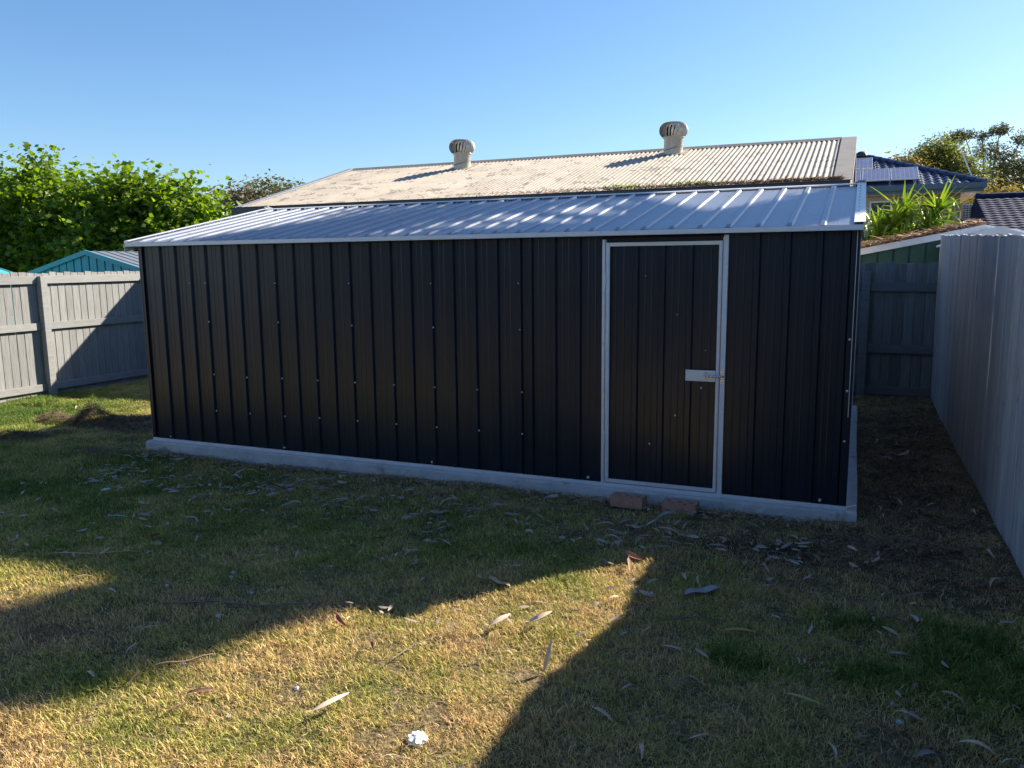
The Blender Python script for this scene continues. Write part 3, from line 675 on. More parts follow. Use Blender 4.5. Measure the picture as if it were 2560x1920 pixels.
# turbine vents
def vent(base, lb):
    bx, by = base; zr = GZ0+gs_*(by-GY0)
    root = empty('roof_ventilator', (0, 0, 0), lb, 'roof vent', 'spinning roof ventilators')
    mb = MB(); mb.lathe([(.165, -.10), (.155, .20), (.163, .205), (.163, .225)], 28); obj('throat', mb, vent_m, root, True)
    mb = MB(); pts = [(.166*math.cos(t), .166*math.sin(t), .02+.10*(.5+.5*math.sin(t+.8))) for t in np.linspace(0, 2*math.pi, 25)]; mb.tube(pts, .006, 6); obj('seam_band', mb, barge_m, root, True)
    mb = MB(); mb.lathe([(.15, .225), (.13, .24), (.12, .30), (.12, .40), (.05, .44), (.001, .44)], 20); obj('inner_drum', mb, dark_m, root, True)
    mb = MB(); mb.lathe([(.125, .478), (.10, .492), (.05, .500), (.001, .502)], 24); obj('cap', mb, vent_m, root, True)
    mb = MB(); mb.lathe([(.165, .222), (.182, .228), (.184, .24), (.165, .243)], 24); obj('lower_ring', mb, vent_m, root, True)
    v = []; f = []; N_ = 9
    for j in range(N_):
        t = j/(N_-1); ph = -R(62)+t*R(132); r_ = .06+.175*math.cos(ph)**.8 if math.cos(ph) > 0 else .06
        r_ = max(r_, .105); z_ = .352+.140*math.sin(ph); tw = .30*t
        w_ = .105
        for e, dr in ((-1, -.020), (1, .008)):
            a = tw+e*w_*.85; v.append(((r_+dr)*math.cos(a), (r_+dr)*math.sin(a), z_))
    for j in range(N_-1): f.append((2*j, 2*j+1, 2*j+3, 2*j+2))
    mb = MB(); mb.add(v, f); me = mb.mesh('vane', vent_m, True)
    for k in range(24): put('vane', me, root, rot=(0, 0, 2*math.pi*k/24))
    mb = MB(); mb.add([(-.24, -.22, -.075), (.24, -.22, -.075), (.24, .26, .07), (-.24, .26, .07)], [(0, 1, 2, 3)]); obj('base_flashing', mb, beige_roof, root)
    root.location = (bx, by, zr+.02)
    return root
vent((-6.90, 8.42), 'left ventilator on the cream corrugated roof'); vent((-2.98, 8.62), 'right ventilator on the cream corrugated roof')

# ------------------------------------------------------------------ strips/litter meshes
def strips(name, P, ln, wd, m, flat=.3, parent=None, curl=.3, **kw):
    """many little curved strips at points P (n,3)"""
    n_ = len(P); a = rng.uniform(0, 2*np.pi, n_); L_ = ln*rng.uniform(.4, 1.3, n_); W_ = wd*rng.uniform(.6, 1.3, n_)
    e = rng.normal(0, flat, n_)
    d = np.stack([np.cos(a)*np.cos(e), np.sin(a)*np.cos(e), np.sin(e)], -1); s = np.stack([-np.sin(a), np.cos(a), np.zeros(n_)], -1)
    s = s*np.cos(.7)+np.array([0, 0, 1.])*rng.normal(0, .4, n_)[:, None]
    V = []
    cu = rng.uniform(-curl, curl, n_)
    for k, (t, ww) in enumerate(((-.5, .25), (-.17, 1), (.17, 1), (.5, .1))):
        c = P + d*(L_*t)[:, None] + np.stack([-np.sin(a), np.cos(a), np.zeros(n_)], -1)*(cu*L_*(t*t*2))[:, None]
        c[:, 2] += -abs(t)*t*0 + .1*L_*(.25-t*t)
        V += [c-s*(W_*ww/2)[:, None], c+s*(W_*ww/2)[:, None]]
    V = np.stack(V, 1).reshape(-1, 3); i = (np.arange(n_)*8)[:, None]
    Fq = np.concatenate([i+np.array([[2*k, 2*k+1, 2*k+3, 2*k+2]]) for k in range(3)])
    return put(name, npmesh(name, V, Fq, m), parent, **kw)
def heap(cx, cy2, rx, ry, h, n_, label, m=straw_m, ln=.09, wd=.004):
    th = rng.uniform(0, 2*np.pi, n_); r_ = np.sqrt(rng.uniform(0, 1, n_))
    lump = 1+.35*np.sin(th*3+cx)+.2*np.sin(th*7)
    x = cx+rx*r_*np.cos(th)*lump; y = cy2+ry*r_*np.sin(th)*lump
    z = gz(x, y)+h*(1-r_**1.6)*rng.uniform(.5, 1, n_)*(.75+.4*np.sin(x*9+y*5))+.008
    return strips('dry_grass_heap', np.stack([x, y, z], -1), ln, wd, m, .45, label=label, cat='dry grass heap', group='heaps of raked dry grass')
dark_straw = mat('dark_thatch', (.07, .045, .028), (.20, .14, .085), .95, scale=30)
heap(-8.05, 1.0, .78, .28, .21, 6000, 'tall dark brown heap of raked dry grass near the left fence', dark_straw)
heap(-7.35, .85, .6, .28, .05, 2000, 'low pale mat of dry grass beside the left end of the shed')
heap(-8.10, .12, .55, .30, .08, 2800, 'low brown heap of dry grass at the left edge of the picture', dark_straw)
heap(-7.5, 2.45, .5, .3, .05, 900, 'small dry grass patch in the shade by the far left shed corner')
heap(-6.45, -.22, .3, .12, .04, 700, 'thin scrap of dry grass at the left corner of the slab')
heap(.24, -.42, .30, .16, .07, 1500, 'loose dry roots at the right corner of the slab')
# brown litter stuff
def scatter_xy(n_, boxes):
    out = []
    for (x0, x1, y0, y1, wgt) in boxes:
        k = int(n_*wgt); out.append(np.stack([rng.uniform(x0, x1, k), rng.uniform(y0, y1, k)], -1))
    P = np.concatenate(out); P = P[~in_shed(P[:, 0], P[:, 1]) & (P[:, 0] < .88)]; return np.c_[P, gz(P[:, 0], P[:, 1])+.022]
strips('side_litter', scatter_xy(4600, [(.12, .9, .0, 5.3, .8), (-.6, .88, -.9, .0, .2)]),   .075, .006, mat('dark_litter', (.10, .06, .04), (.32, .22, .14), .9, scale=26), .25, kind='stuff', label='brown dry leaf and straw litter in the passage beside the shed', cat='litter')
strips('lawn_thatch', scatter_xy(16000, [(-10, .9, -4.9, -.1, .85), (-10.5, -6.3, -.1, 3, .15)]), .05, .003, straw_m, .2, kind='stuff', label='short dead stalks lying through the lawn', cat='thatch')
xs_ = rng.uniform(-6.1, .1, 1700); P = np.stack([xs_, -.10-np.abs(rng.normal(0, .07, 1700)), gz(xs_, -.12)+.025], -1)
strips('slab_edge_litter', P, .075, .008, litter_m, .3, kind='stuff', label='brown leaf litter along the front edge of the slab', cat='litter')
k = 2600; xs_ = GX1-.1-np.abs(rng.normal(0, 2.1, k)); xs_ = np.where(xs_ < GX0+.2, -1-rng.uniform(0, 3, k), xs_)
P = np.stack([xs_, GY0-.06+np.abs(rng.normal(0, .06, k)), np.full(k, GZ0+.015)+rng.uniform(0, .04, k)], -1)
strips('gutter_litter', P, .13, .009, litter_m, .35, kind='stuff', label='leaf litter heaped along the gutter of the cream roof', cat='litter')
k = 200; P = np.stack([rng.uniform(-7, -.5, k), rng.uniform(GY0, GY0+1.7, k), np.zeros(k)], -1); P[:, 2] = GZ0+gs_*(P[:, 1]-GY0)+.014
strips('roof_twigs', P, .13, .007, litter_m, .15, kind='stuff', label='scattered twigs and leaves on the cream roof', cat='litter')
k = 260; P = np.stack([np.where(rng.uniform(size=k) < .5, rng.normal(-2.05, .2, k), rng.normal(-3.0, .18, k)), GY0-.02+np.abs(rng.normal(0, .03, k)), GZ0+.03+rng.uniform(0, .05, k)], -1)
strips('gutter_weeds', P, .08, .014, strap_m, .9, kind='stuff', label='small green weeds sprouting in the gutter', cat='weeds')

# ------------------------------------------------------------------ fallen gum leaves (individuals)
def leaf_mesh(name, m, L_, W_, bend, cup, lift):
    V = []; Fq = []; n_ = 8
    for i in range(n_+1):
        t = i/n_; w_ = W_*math.sin(math.pi*min(max(t*.94+.03, 0), 1))**.75*(1.15-.4*t); x = L_*(t-.5); y = bend*L_*(t-.5)**2*4*.25
        z = lift*(1-4*(t-.5)**2)*L_ + .004
        V += [(x, y-w_/2, z+cup*w_), (x, y, z), (x, y+w_/2, z+cup*w_)]
    for i in range(n_):
        Fq += [(3*i, 3*i+1, 3*i+4, 3*i+3), (3*i+1, 3*i+2, 3*i+5, 3*i+4)]
    b0 = len(V); V += [(-L_*.5, V[1][1], .004), (-L_*.5-.022, V[1][1]+.006, .012), (-L_*.5-.022, V[1][1]+.009, .012), (-L_*.5, V[1][1]+.003, .004)]; Fq.append((b0, b0+1, b0+2, b0+3))
    return npmesh(name, V, Fq, m, True)
LC = {'tan': ((.34, .25, .18), (.56, .44, .32)), 'brown': ((.12, .065, .04), (.25, .14, .09)), 'grey': ((.28, .27, .24), (.46, .43, .39)), 'olive': ((.13, .13, .06), (.25, .24, .12))}
LM = {}
for k_, (a, b_) in LC.items():
    mm = mat('fallen_leaf_'+k_, a, b_, .6, scale=30, rnd=.2)
    LM[k_] = [leaf_mesh('gum_leaf', mm, random.uniform(.10, .165), random.uniform(.017, .028), random.uniform(-.6, .6), random.uniform(.15, .45), random.uniform(.02, .12)) for _ in range(5)]
LBL = {'tan': 'tan', 'brown': 'dark brown', 'grey': 'grey', 'olive': 'olive green'}
ZN = [('on the shaded lawn in front of the shed', (-6.0, -.35, -2.2, -.22), 128, 0), ('on the sunlit patch of lawn', (-3.9, -1.2, -3.9, -2.3), 30, 1),
      ('on the shaded lawn at the lower right', (-1.0, .8, -3.6, -.45), 52, 2), ('on the lawn left of the shed', (-9.6, -5.6, -2.3, 1.6), 44, 3), ('in the narrow passage right of the shed', (.2, .85, -.2, 3.2), 26, 4)]
LAND = [(-1.39, -.3, 'near the left door brick'), (-1.02, -.3, 'near the right door brick'), (-6.0, -.3, 'near the left slab corner'), (.1, -.3, 'near the right slab corner'), (-4.57, -.36, 'near the bright orange leaf'),
    (-4.44, -1.15, 'near the reddish leaf'), (-4.59, -1.69, 'near the turquoise leaf'), (-5.39, -1.1, 'near the scrap of paper'), (-.64, -1.55, 'near the grey bark strip'), (-1.08, -1.25, 'near the tip of the sunlit patch'),
    (-1.66, -1.82, 'near the tan bark curl'), (-2.18, -2.52, 'near the rust red leaf'), (-1.37, -3.2, 'near the crumpled paper'), (-1.3, -2.25, 'near the two pale leaves'), (.5, -1.8, 'among the green weedy grass'), (-.4, -1.96, 'near the golden brown leaf'),
    (-3.0, -.3, 'by the slab left of the door'), (-2.2, -.3, 'by the slab just left of the door'), (-5.2, -.3, 'by the slab near its left end'), (-3.8, -.3, 'by the middle of the slab'), (-2.7, -1.1, 'in the middle of the lawn'), (-3.5, -1.5, 'left of the middle of the lawn'),
    (-8.05, 1.0, 'near the tall grass heap'), (-8.1, .12, 'near the low grass heap'), (-7.0, -1.0, 'well left of the shed'), (-10, 1.7, 'near the left fence post'), (.5, 1.0, 'half way along the fence'), (.5, 2.8, 'towards the back fence'), (-.6, -.4, 'by the slab right of the door'),
    (0, -2.9, 'at the bottom right'), (-2.7, -3.05, 'near the thin straw stick'), (-4.16, -2.24, 'near the long bark strip'), (.6, -.8, 'beside the right fence')]
CL = [(random.uniform(-5.8, -.6), -.3-abs(random.gauss(0, .45))) for _ in range(16)]
for zl, (x0, x1, y0, y1), cnt, zi in ZN:
    for i in range(cnt):
        kk = random.choices(['tan', 'brown', 'grey', 'olive'], [.42, .3, .16, .12])[0]
        x = random.uniform(x0, x1); y = random.uniform(y0, y1)
        if zi == 0: y = -.25-abs(random.gauss(0, .75)); y = max(y, -2.3)
        if zi == 0 and random.random() < .6: c_0 = random.choice(CL); x = c_0[0]+random.gauss(0, .22); y = min(c_0[1]+random.gauss(0, .12), -.16)
        if zi == 3 and x > -6.25 and y > -.1: x -= 1.5
        z = float(gz(x, y))+random.uniform(.026, .040)
        o = put('gum_leaf', random.choice(LM[kk]), loc=(x, y, z), rot=(random.gauss(0, .22), random.gauss(0, .16), random.uniform(0, 6.28)),
            cat='leaf')
        s_ = random.uniform(.5, 1.05)*(.85 if y < -1.5 else 1); o.scale = (s_, s_, s_)
        lm_ = min(LAND, key=lambda q: (q[0]-x)**2+(q[1]-y)**2)[2]; sz = 'small ' if s_ < .68 else 'long ' if s_ > .88 else ''
        place = {1: 'on the sunlit lawn', 4: 'in the passage'}.get(zi, 'in the shade')
        o['label'] = '%s%s gum leaf %s %s' % (sz, LBL[kk], place, lm_); o['group'] = '%s%s gum leaves %s %s' % (sz, LBL[kk], place, lm_)
def special_leaf(x, y, c1, c2, label, L_=.13, W_=.024, rot=(0, 0, 0), dz=.032):
    me = leaf_mesh('gum_leaf', mat('leaf_colour', c1, c2, .6, scale=30), L_, W_, .4, .3, .08)
    put('gum_leaf', me, loc=(x, y, float(gz(x, y))+dz), rot=rot, label=label, cat='leaf')
special_leaf(-4.57, -.36, (.60, .26, .03), (.70, .34, .06), 'bright orange fallen leaf near the slab edge', .12, .028, (0, .1, .3))
special_leaf(-4.59, -1.69, (.16, .38, .33), (.25, .48, .42), 'pale turquoise leaf lying on the shaded lawn', .15, .022, (0, 0, .45))
special_leaf(-4.44, -1.15, (.36, .13, .09), (.42, .18, .12), 'reddish leaf on the shaded lawn among tan ones', .14, .022, (0, 0, .2))
special_leaf(-2.18, -2.52, (.30, .10, .05), (.38, .14, .07), 'rust red leaf at the edge of the sunlit patch', .13, .026, (.3, .1, -.6))
special_leaf(-1.08, -1.25, (.55, .18, .08), (.62, .24, .11), 'orange red leaf at the sharp tip of the sunlit patch', .14, .034, (.5, .1, -.5), .04)
special_leaf(-1.76, -3.16, (.58, .46, .36), (.66, .54, .44), 'large pale pink leaf near the bottom of the sunlit patch', .16, .026, (.2, -.1, 1.1), .04)
special_leaf(-1.09, -2.56, (.58, .46, .34), (.66, .54, .42), 'pale leaf standing upright at the edge of the sunlit patch', .15, .024, (0, -1.2, 1.2), .075)
special_leaf(-1.27, -2.20, (.60, .48, .34), (.68, .55, .42), 'upper right of two pale leaves on the sunlit patch', .12, .03, (.3, -.3, .7), .045)
special_leaf(-1.44, -2.28, (.56, .44, .34), (.62, .50, .40), 'lower left of two pale leaves on the sunlit patch', .12, .028, (.3, -.2, 1.0), .045)
special_leaf(-.40, -1.96, (.34, .20, .05), (.42, .26, .07), 'golden brown leaf in the shade right of the sunlit patch', .15, .03, (0, 0, .25))
special_leaf(-.10, -2.45, (.30, .30, .08), (.42, .36, .10), 'long yellow green leaf in the shade at the right', .16, .02, (0, 0, -.25))
def bark_strip(x, y, L_, W_, rot, m, label, n_=10):
    mb = MB(); V = []; Fq = []
    for i in range(n_+1):
        t = i/n_; w_ = W_*(.55+.45*math.sin(math.pi*t))*random.uniform(.85, 1.1)*(.25 if i in (0, n_) else 1)
        for k in range(5):
            u = (k/4-.5); V.append((L_*(t-.5), u*w_, .012+.35*w_*u*u*2+.006*math.sin(t*9)))
    for i in range(n_):
        for k in range(4): Fq.append((i*5+k, i*5+k+1, i*5+k+6, i*5+k+5))
    n0 = len(V); V += [(a, b, c-.003) for a, b, c in V]; Fq += [tuple(j+n0 for j in f[::-1]) for f in Fq[:]]
    mb.add(V, Fq); put('bark_strip', mb.mesh('bark_strip', m), loc=(x, y, float(gz(x, y))+.018), rot=(0, 0, rot), label=label, cat='bark', group='pieces of bark shed on the lawn')
gb = mat('grey_bark', (.25, .24, .26), (.38, .37, .39), .9, scale=20, bump=.6, bscale=50, stretch=(1, 5, 1))
tb = mat('tan_bark', (.40, .26, .14), (.52, .36, .21), .9, scale=20, bump=.6, bscale=50)
bark_strip(-.64, -1.55, .21, .06, .75, gb, 'broad grey strip of bark right of the sunlit patch')
bark_strip(-1.66, -1.82, .17, .035, -.35, tb, 'tan curl of bark at the upper edge of the sunlit patch')
bark_strip(-4.16, -2.24, .55, .018, .45, tb, 'long thin pale strip of bark on the left sunlit strip')
bark_strip(-2.62, -3.05, .26, .012, .8, tb, 'thin straw coloured stick on the sunlit lawn')
def twig(P_, r_, label):
    pts = [(x, y, float(gz(x, y))+.03+.006*math.sin(i*2)) for i, (x, y) in enumerate(P_)]
    obj('twig', MB().tube(pts, [r_*(1-.5*i/len(pts)) for i in range(len(pts))], 6), bark_m, label=label, cat='twig', group='thin fallen twigs on the lawn')
twig([(-3.2, -2.62), (-2.95, -2.5), (-2.7, -2.47), (-2.4, -2.35)], .004, 'thin dark twig along the shade edge left of the sunlit patch')
twig([(-.75, -1.95), (-.62, -1.86), (-.48, -1.82)], .004, 'short dark twig in the shade right of the sunlit patch')
twig([(-.05, -2.95), (.04, -2.85), (.1, -2.72)], .005, 'short black twig at the bottom right of the lawn')
twig([(.1, -1.75), (.28, -1.35), (.33, -1.1)], .0025, 'fine bent twig in front of the passage')
twig([(-1.75, -2.75), (-1.72, -2.6), (-1.66, -2.45), (-1.6, -2.38)], .0025, 'fine pale stalk in the middle of the sunlit patch')
# crumpled paper, pebbles
def crumple(x, y, r_, m, name, label, cat, group=None, seed=1, flat=.6):
    rr = random.Random(seed); me = bpy.data.meshes.new(name); import bmesh; bm = bmesh.new(); bmesh.ops.create_icosphere(bm, subdivisions=3, radius=r_)
    for v in bm.verts: v.co *= rr.uniform(.72, 1.25); v.co.z *= flat
    bm.to_mesh(me); bm.free(); me.materials.append(m)
    put(name, me, loc=(x, y, float(gz(x, y))+r_*flat*.6), rot=(0, 0, rr.uniform(0, 6)), label=label, cat=cat, group=group)
crumple(-1.37, -3.2, .036, paper_m, 'crumpled_paper', 'crumpled white paper on the sunlit lawn at the bottom', 'paper')
crumple(-5.39, -1.10, .032, paper_m, 'crumpled_paper', 'scrap of pale paper on the shaded lawn at the left', 'paper', seed=5, flat=.35)
pm = mat('grey_pebble', (.40, .42, .45), (.55, .56, .58), .8, scale=30)
PEB = [(-2.63, -3.05), (-2.15, -3.3), (-2.02, -3.05), (-3.3, -3.75), (-2.9, -2.3), (-3.1, -2.45), (-3.4, -2.4), (-3.2, -2.1), (-2.85, -2.6), (.22, -2.28), (.27, -2.33), (.24, -2.40)]
for i, (x, y) in enumerate(PEB):
    lit = i < 7
    crumple(x, y, random.uniform(.009, .014), pm, 'pebble', 'small pale pebble on the %s' % ('sunlit lawn at the bottom left' if i < 4 else 'weedy grass at the right' if i > 8 else 'shaded lawn left of the sunlit patch'), 'pebble',
            'pale pebbles on the %s' % ('sunlit lawn' if i < 4 else 'weedy grass' if i > 8 else 'shaded lawn'), seed=i+10, flat=.7)

fl = mat('small_fallen_leaves', (.22, .16, .12), (.46, .38, .30), .7, scale=9)
P = scatter_xy(800, [(-6.0, -.2, -1.1, -.15, .62), (-6.2, .8, -2.4, -.5, .38)]); strips('small_leaf_litter', P+np.array([0, 0, .014]), .085, .017, fl, .12, kind='stuff', label='many small narrow gum leaves strewn over the shaded lawn', cat='litter')
# ------------------------------------------------------------------ trees
def leafcards(P, dirs, size, aspect=1.5, droop=.5):
    """folded leaf faces at points P; returns V,F (quads, two per leaf)"""
    n_ = len(P); a = rng.uniform(0, 2*np.pi, n_)
    d = dirs*.6 + np.stack([np.cos(a), np.sin(a), rng.normal(-droop, .35, n_)], -1); d /= np.linalg.norm(d, axis=1)[:, None]
    t = rng.normal(size=(n_, 3)); s = np.cross(d, t); s /= np.linalg.norm(s, axis=1)[:, None]; nn = np.cross(s, d)
    L_ = (size*rng.uniform(.6, 1.25, n_))[:, None]; W_ = L_/aspect
    A = P; B = P+d*L_*.45+s*W_*.5+nn*W_*.15; C = P+d*L_; D_ = P+d*L_*.45-s*W_*.5+nn*W_*.15; 
    V = np.stack([A, B, C, D_], 1).reshape(-1, 3)
    i = np.arange(n_)*4
    Fq = np.concatenate([np.stack([i, i+1, i+2, i+3], -1)])
    return V, Fq
def tree(name, base, blobs, label, cat, m, trunk_m, leaf, n_twig, per, twl=.6, aspect=1.5, trunk_r=.12, group=None, droop=.5, spread=.10, fill=.35, limbs=True, loose=None):
    """blobs: (centre, (rx,ry,rz), weight)"""
    root = empty(name, base, label, cat, group)
    base = Vector(base); tb_ = MB(); cz = min(b_[0][2]-b_[1][2]*.6 for b_ in blobs)
    top = Vector((base.x+random.uniform(-.2, .2), base.y, max(cz, base.z+.5)))
    tb_.tube([base, base.lerp(top, .5)+Vector((random.uniform(-.1, .1), 0, 0)), top], [trunk_r*1.25, trunk_r, trunk_r*.8], 9)
    ws = np.array([b_[2] for b_ in blobs], float); ws /= ws.sum()
    VV = []; FF = []; no = 0
    for (c, r_, w_), frac in zip(blobs, ws):
        c = np.array(c, float); r_ = np.array(r_, float)
        k = max(4, int(n_twig*frac))
        if limbs:
            mid = top.lerp(Vector(c), .5)+Vector((random.uniform(-.2, .2),)*3)*.5
            tb_.tube([top-Vector((0, 0, .1)), mid, Vector(c)], [trunk_r*.55, trunk_r*.38, trunk_r*.16], 6)
            for _ in range(5):
                dv = rng.normal(size=3); dv /= np.linalg.norm(dv); dv[2] = abs(dv[2])*.8
                e = c+dv*r_*.8; tb_.tube([Vector(c), Vector((c+e)/2)+Vector((0, 0, -.05)), Vector(e)], [trunk_r*.16, trunk_r*.10, trunk_r*.03], 4)
        dv = rng.normal(size=(k, 3)); dv /= np.linalg.norm(dv, axis=1)[:, None]
        rad = np.where(rng.uniform(size=k) < fill, rng.uniform(.3, .8, k), rng.uniform(.78, 1.02, k))
        S = c+dv*r_*rad[:, None]
        td = dv+np.array([0, 0, .35])+rng.normal(0, .45, (k, 3)); td /= np.linalg.norm(td, axis=1)[:, None]
        ln = twl*rng.uniform(.4, 1.2, k)
        t = rng.uniform(0, 1, (k, per)); P = S[:, None, :]+td[:, None, :]*(ln[:, None]*t)[:, :, None]+rng.normal(0, spread, (k, per, 3))
        P = P.reshape(-1, 3); dd = np.repeat(td, per, axis=0)
        V, Fq = leafcards(P, dd, leaf, aspect, droop); VV.append(V); FF.append(Fq+no); no += len(V)
    put('crown', npmesh('crown', np.concatenate(VV), np.concatenate(FF), m, False), root)
    if loose:     # long bare shoots that stand out of the crown
        for p0, p1, r_ in loose: tb_.tube([p0, Vector(p0).lerp(Vector(p1), .5)+Vector((0, 0, .04)), p1], [r_, r_*.7, r_*.3], 4)
    obj('trunk', tb_, trunk_m, root)
    return root
def B(x, y, z, rx, ry, rz, w_=1): return ((x, y, z), (rx, ry, rz), w_)
mk = dict(m=mulb_m, trunk_m=bark_m, leaf=.14, aspect=1.3, twl=.80, spread=.055, fill=.45, group='broadleaf trees behind the left fence', cat='tree')
tree('mulberry_tree', (-18.6, 8.2, -.4), [B(-19.6, 8.2, 1.85, 1.9, 1.5, 1.23, 2), B(-18.0, 7.9, 1.69, 1.6, 1.4, 1.39, 2.2), B(-17.6, 8.0, 2.85, .8, .7, 0.61, .6), B(-19.3, 8.3, 3.01, .7, .7, 0.45, .4), B(-17.7, 7.9, 3.51, .3, .3, 0.29, .2), B(-18.6, 7.9, 3.28, .22, .3, 0.29, .14), B(-17.0, 7.9, 3.05, .22, .3, 0.33, .14), B(-19.8, 7.9, 3.44, .3, .3, 0.33, .15), B(-21.2, 8.2, 2.16, 1.6, 1.4, 1.39, 1.5), B(-18.5, 7.6, 0.69, 1.8, 1.2, 0.74, .9)],
     'large bright green broadleaf tree at the left edge of the picture', n_twig=1900, per=17, loose=[((-17.4, 8, 3.6), (-18.0, 8, 4.35), .012)], **mk)
tree('mulberry_tree', (-15.4, 8.0, -.4), [B(-16.0, 8.0, 1.54, 1.3, 1.3, 1.31, 1.6), B(-15.0, 7.9, 1.69, 1.2, 1.2, 1.23, 1.5), B(-16.2, 8, 2.78, .6, .6, 0.37, .35), B(-15.0, 8, 2.86, .5, .5, 0.37, .35), B(-15.6, 7.6, 0.69, 1.4, 1.1, 0.66, .7), B(-14.3, 8, 2.59, .45, .5, 0.41, .3), B(-16.0, 7.9, 3.13, .22, .25, 0.25, .14), B(-15.0, 7.9, 3.01, .2, .2, 0.29, .13), B(-14.55, 7.9, 2.94, .16, .2, 0.29, .12)],
     'middle bright green broadleaf tree above the aqua shed', n_twig=1350, per=17, loose=[((-15.2, 8, 3.0), (-15.25, 8, 3.7), .008)], **mk)
tree('mulberry_tree', (-13.2, 8.4, -.4), [B(-13.6, 8.2, 1.54, 1.1, 1.1, 1.07, 1.3), B(-12.5, 8.5, 1.35, .95, 1.0, 0.82, 1.0), B(-13.3, 8.3, 2.44, .5, .5, 0.37, .35), B(-12.4, 8.5, 2.13, .4, .4, 0.29, .2), B(-11.7, 8.8, 1.31, .7, .8, 0.61, .5), B(-13.0, 7.8, 0.69, 1.1, .9, 0.57, .6), B(-14.25, 7.9, 2.82, .15, .2, 0.33, .12), B(-13.6, 7.9, 2.82, .2, .2, 0.37, .16), B(-13.35, 7.9, 2.59, .2, .2, 0.25, .12), B(-12.9, 8, 2.51, .15, .2, 0.25, .1)],
     'rightmost bright green broadleaf tree next to the cream roof', n_twig=1150, per=17, **mk)
# far trees
fk = dict(cat='tree', trunk_r=.24, trunk_m=gumbark_m, aspect=2.4, leaf=.5, twl=1.0, spread=.3, fill=.5)
def dd(px, dy): return (CAM.x+px*dy, CAM.y+dy)
def far_tree(dx, dy, top, blobs, name, label, m, n_twig, per=8, leaf=.45, group=None, **kw):
    x, y = dd(dx, dy); k = dict(fk); k['leaf'] = leaf; k.update(kw)
    tree(name, (x, y, -1), [B(x+b_[0], y+b_[1], CAM.z+dy*b_[2], *b_[3:]) for b_ in blobs], label, m=m, n_twig=n_twig, per=per, group=group, **k)
far_tree(-.885, 60, 0, [(-1.2, 0, .090, 2.4, 2, 1.3, 1), (1.0, 0, .084, 2.2, 2, 1.5, 1), (2.2, 0, .092, 1.8, 1.6, 1.2, .7), (0, 0, .06, 3, 2, 2.2, 1)], 'gum_tree', 'left brown grey gum tree above the broadleaf crown', brown_fol, 420, group='far gum trees on the left')
far_tree(-.80, 62, 0, [(-1.6, 0, .098, 1.9, 2, 1.4, 1), (.8, 0, .090, 2.2, 2, 1.5, 1), (2.6, 0, .078, 1.6, 1.6, .9, .6), (0, 0, .06, 3.4, 2, 2.4, 1)], 'gum_tree', 'right grey green gum tree beside the cream roof corner', gum_m, 460, group='far gum trees on the left')
far_tree(.072, 52, 0, [(.1, 0, .103, .8, 1.0, .65, 1.1), (-.35, 0, .093, .8, 1.0, .7, 1), (.75, 0, .090, .9, 1.2, .9, 1), (1.3, 0, .078, 1.1, 1.2, .9, .8), (.2, 0, .06, 1.5, 1.4, 1.3, 1)], 'round_tree', 'dense rounded olive green tree behind the navy house roof', gum2_m, 2600, leaf=.19, per=9, fill=.3, twl=.5)
far_tree(.043, 50, 0, [(-.5, 0, .093, .5, .8, .3, .6), (.2, 0, .092, .5, .8, .3, .6), (.6, 0, .088, .5, .8, .3, .5), (.2, 0, .07, .8, 1, .8, .5)], 'orange_tree', 'orange brown tree top peeping over the navy roof', orange_fol, 420, leaf=.26, per=8, twl=.4)
far_tree(.125, 56, 0, [(-2.2, 0, .124, .5, .5, .18, .4), (-1.5, 0, .126, .55, .5, .22, .5), (-.6, 0, .124, .25, .3, .16, .2), (.3, 0, .129, .5, .5, .2, .5), (1.4, 0, .118, .5, .4, .28, .4), (2.7, 0, .106, .55, .5, .32, .5),
    (-.1, 0, .108, 1.0, .7, .5, .8), (.9, 0, .097, 1.1, .9, .6, 1), (2.0, 0, .092, .8, .8, .5, .7), (.5, 0, .082, 1.3, 1, .8, 1.1), (2.2, 0, .074, 1.1, 1, .6, .8), (1.2, 0, .066, 1.6, 1, .9, 1), (-.2, 0, .06, 1.4, 1, 1.2, 1), (3.0, 0, .064, 1.0, 1, .8, .8)],
    'gum_tree', 'open gum tree with flat leaf clusters at the far right', gum_m, 1700, leaf=.15, per=11, twl=.30, spread=.08, trunk_r=.15, fill=.7)
far_tree(.15, 48, 0, [(-1.2, 0, .055, 1.2, 1, .5, 1), (.3, 0, .053, 1.2, 1, .5, 1), (1.8, 0, .056, 1.4, 1, .6, 1)], 'orange_tree', 'low golden green tree above the lower navy roof', orange_fol, 420, leaf=.26, per=8, twl=.4)
far_tree(.10, 64, 0, [(-3, 0, .075, 2.2, 1, 1.2, 1), (2.3, 0, .07, 2.0, 1, 1.4, 1), (5.5, 0, .075, 2.0, 1, 1.6, 1)], 'gum_tree', 'pale distant gum foliage low behind the round tree', gum_m, 700, leaf=.35, per=8, twl=.6)
# bare twiggy tree over the navy ridge
x, y = dd(.012, 44); r_ = empty('bare_tree', (x, y, 0), 'leafless twigs of a tree above the navy roof ridge', 'tree'); mb = MB()
mb.tube([(x, y, -.5), (x, y, 5.4)], [.1, .04], 6)
for i in range(16):
    a = R(-75+10*i); L_ = random.uniform(.5, 1.1); p0 = (x+.3*math.sin(a), y, 5.2+random.uniform(-.3, .3)); p1 = (p0[0]+L_*math.sin(a), y+random.uniform(-.3, .3), p0[2]+L_*abs(math.cos(a))*.9+.2)
    mb.tube([p0, p1], [.018, .006], 4)
obj('trunk', mb, bark_m, r_)

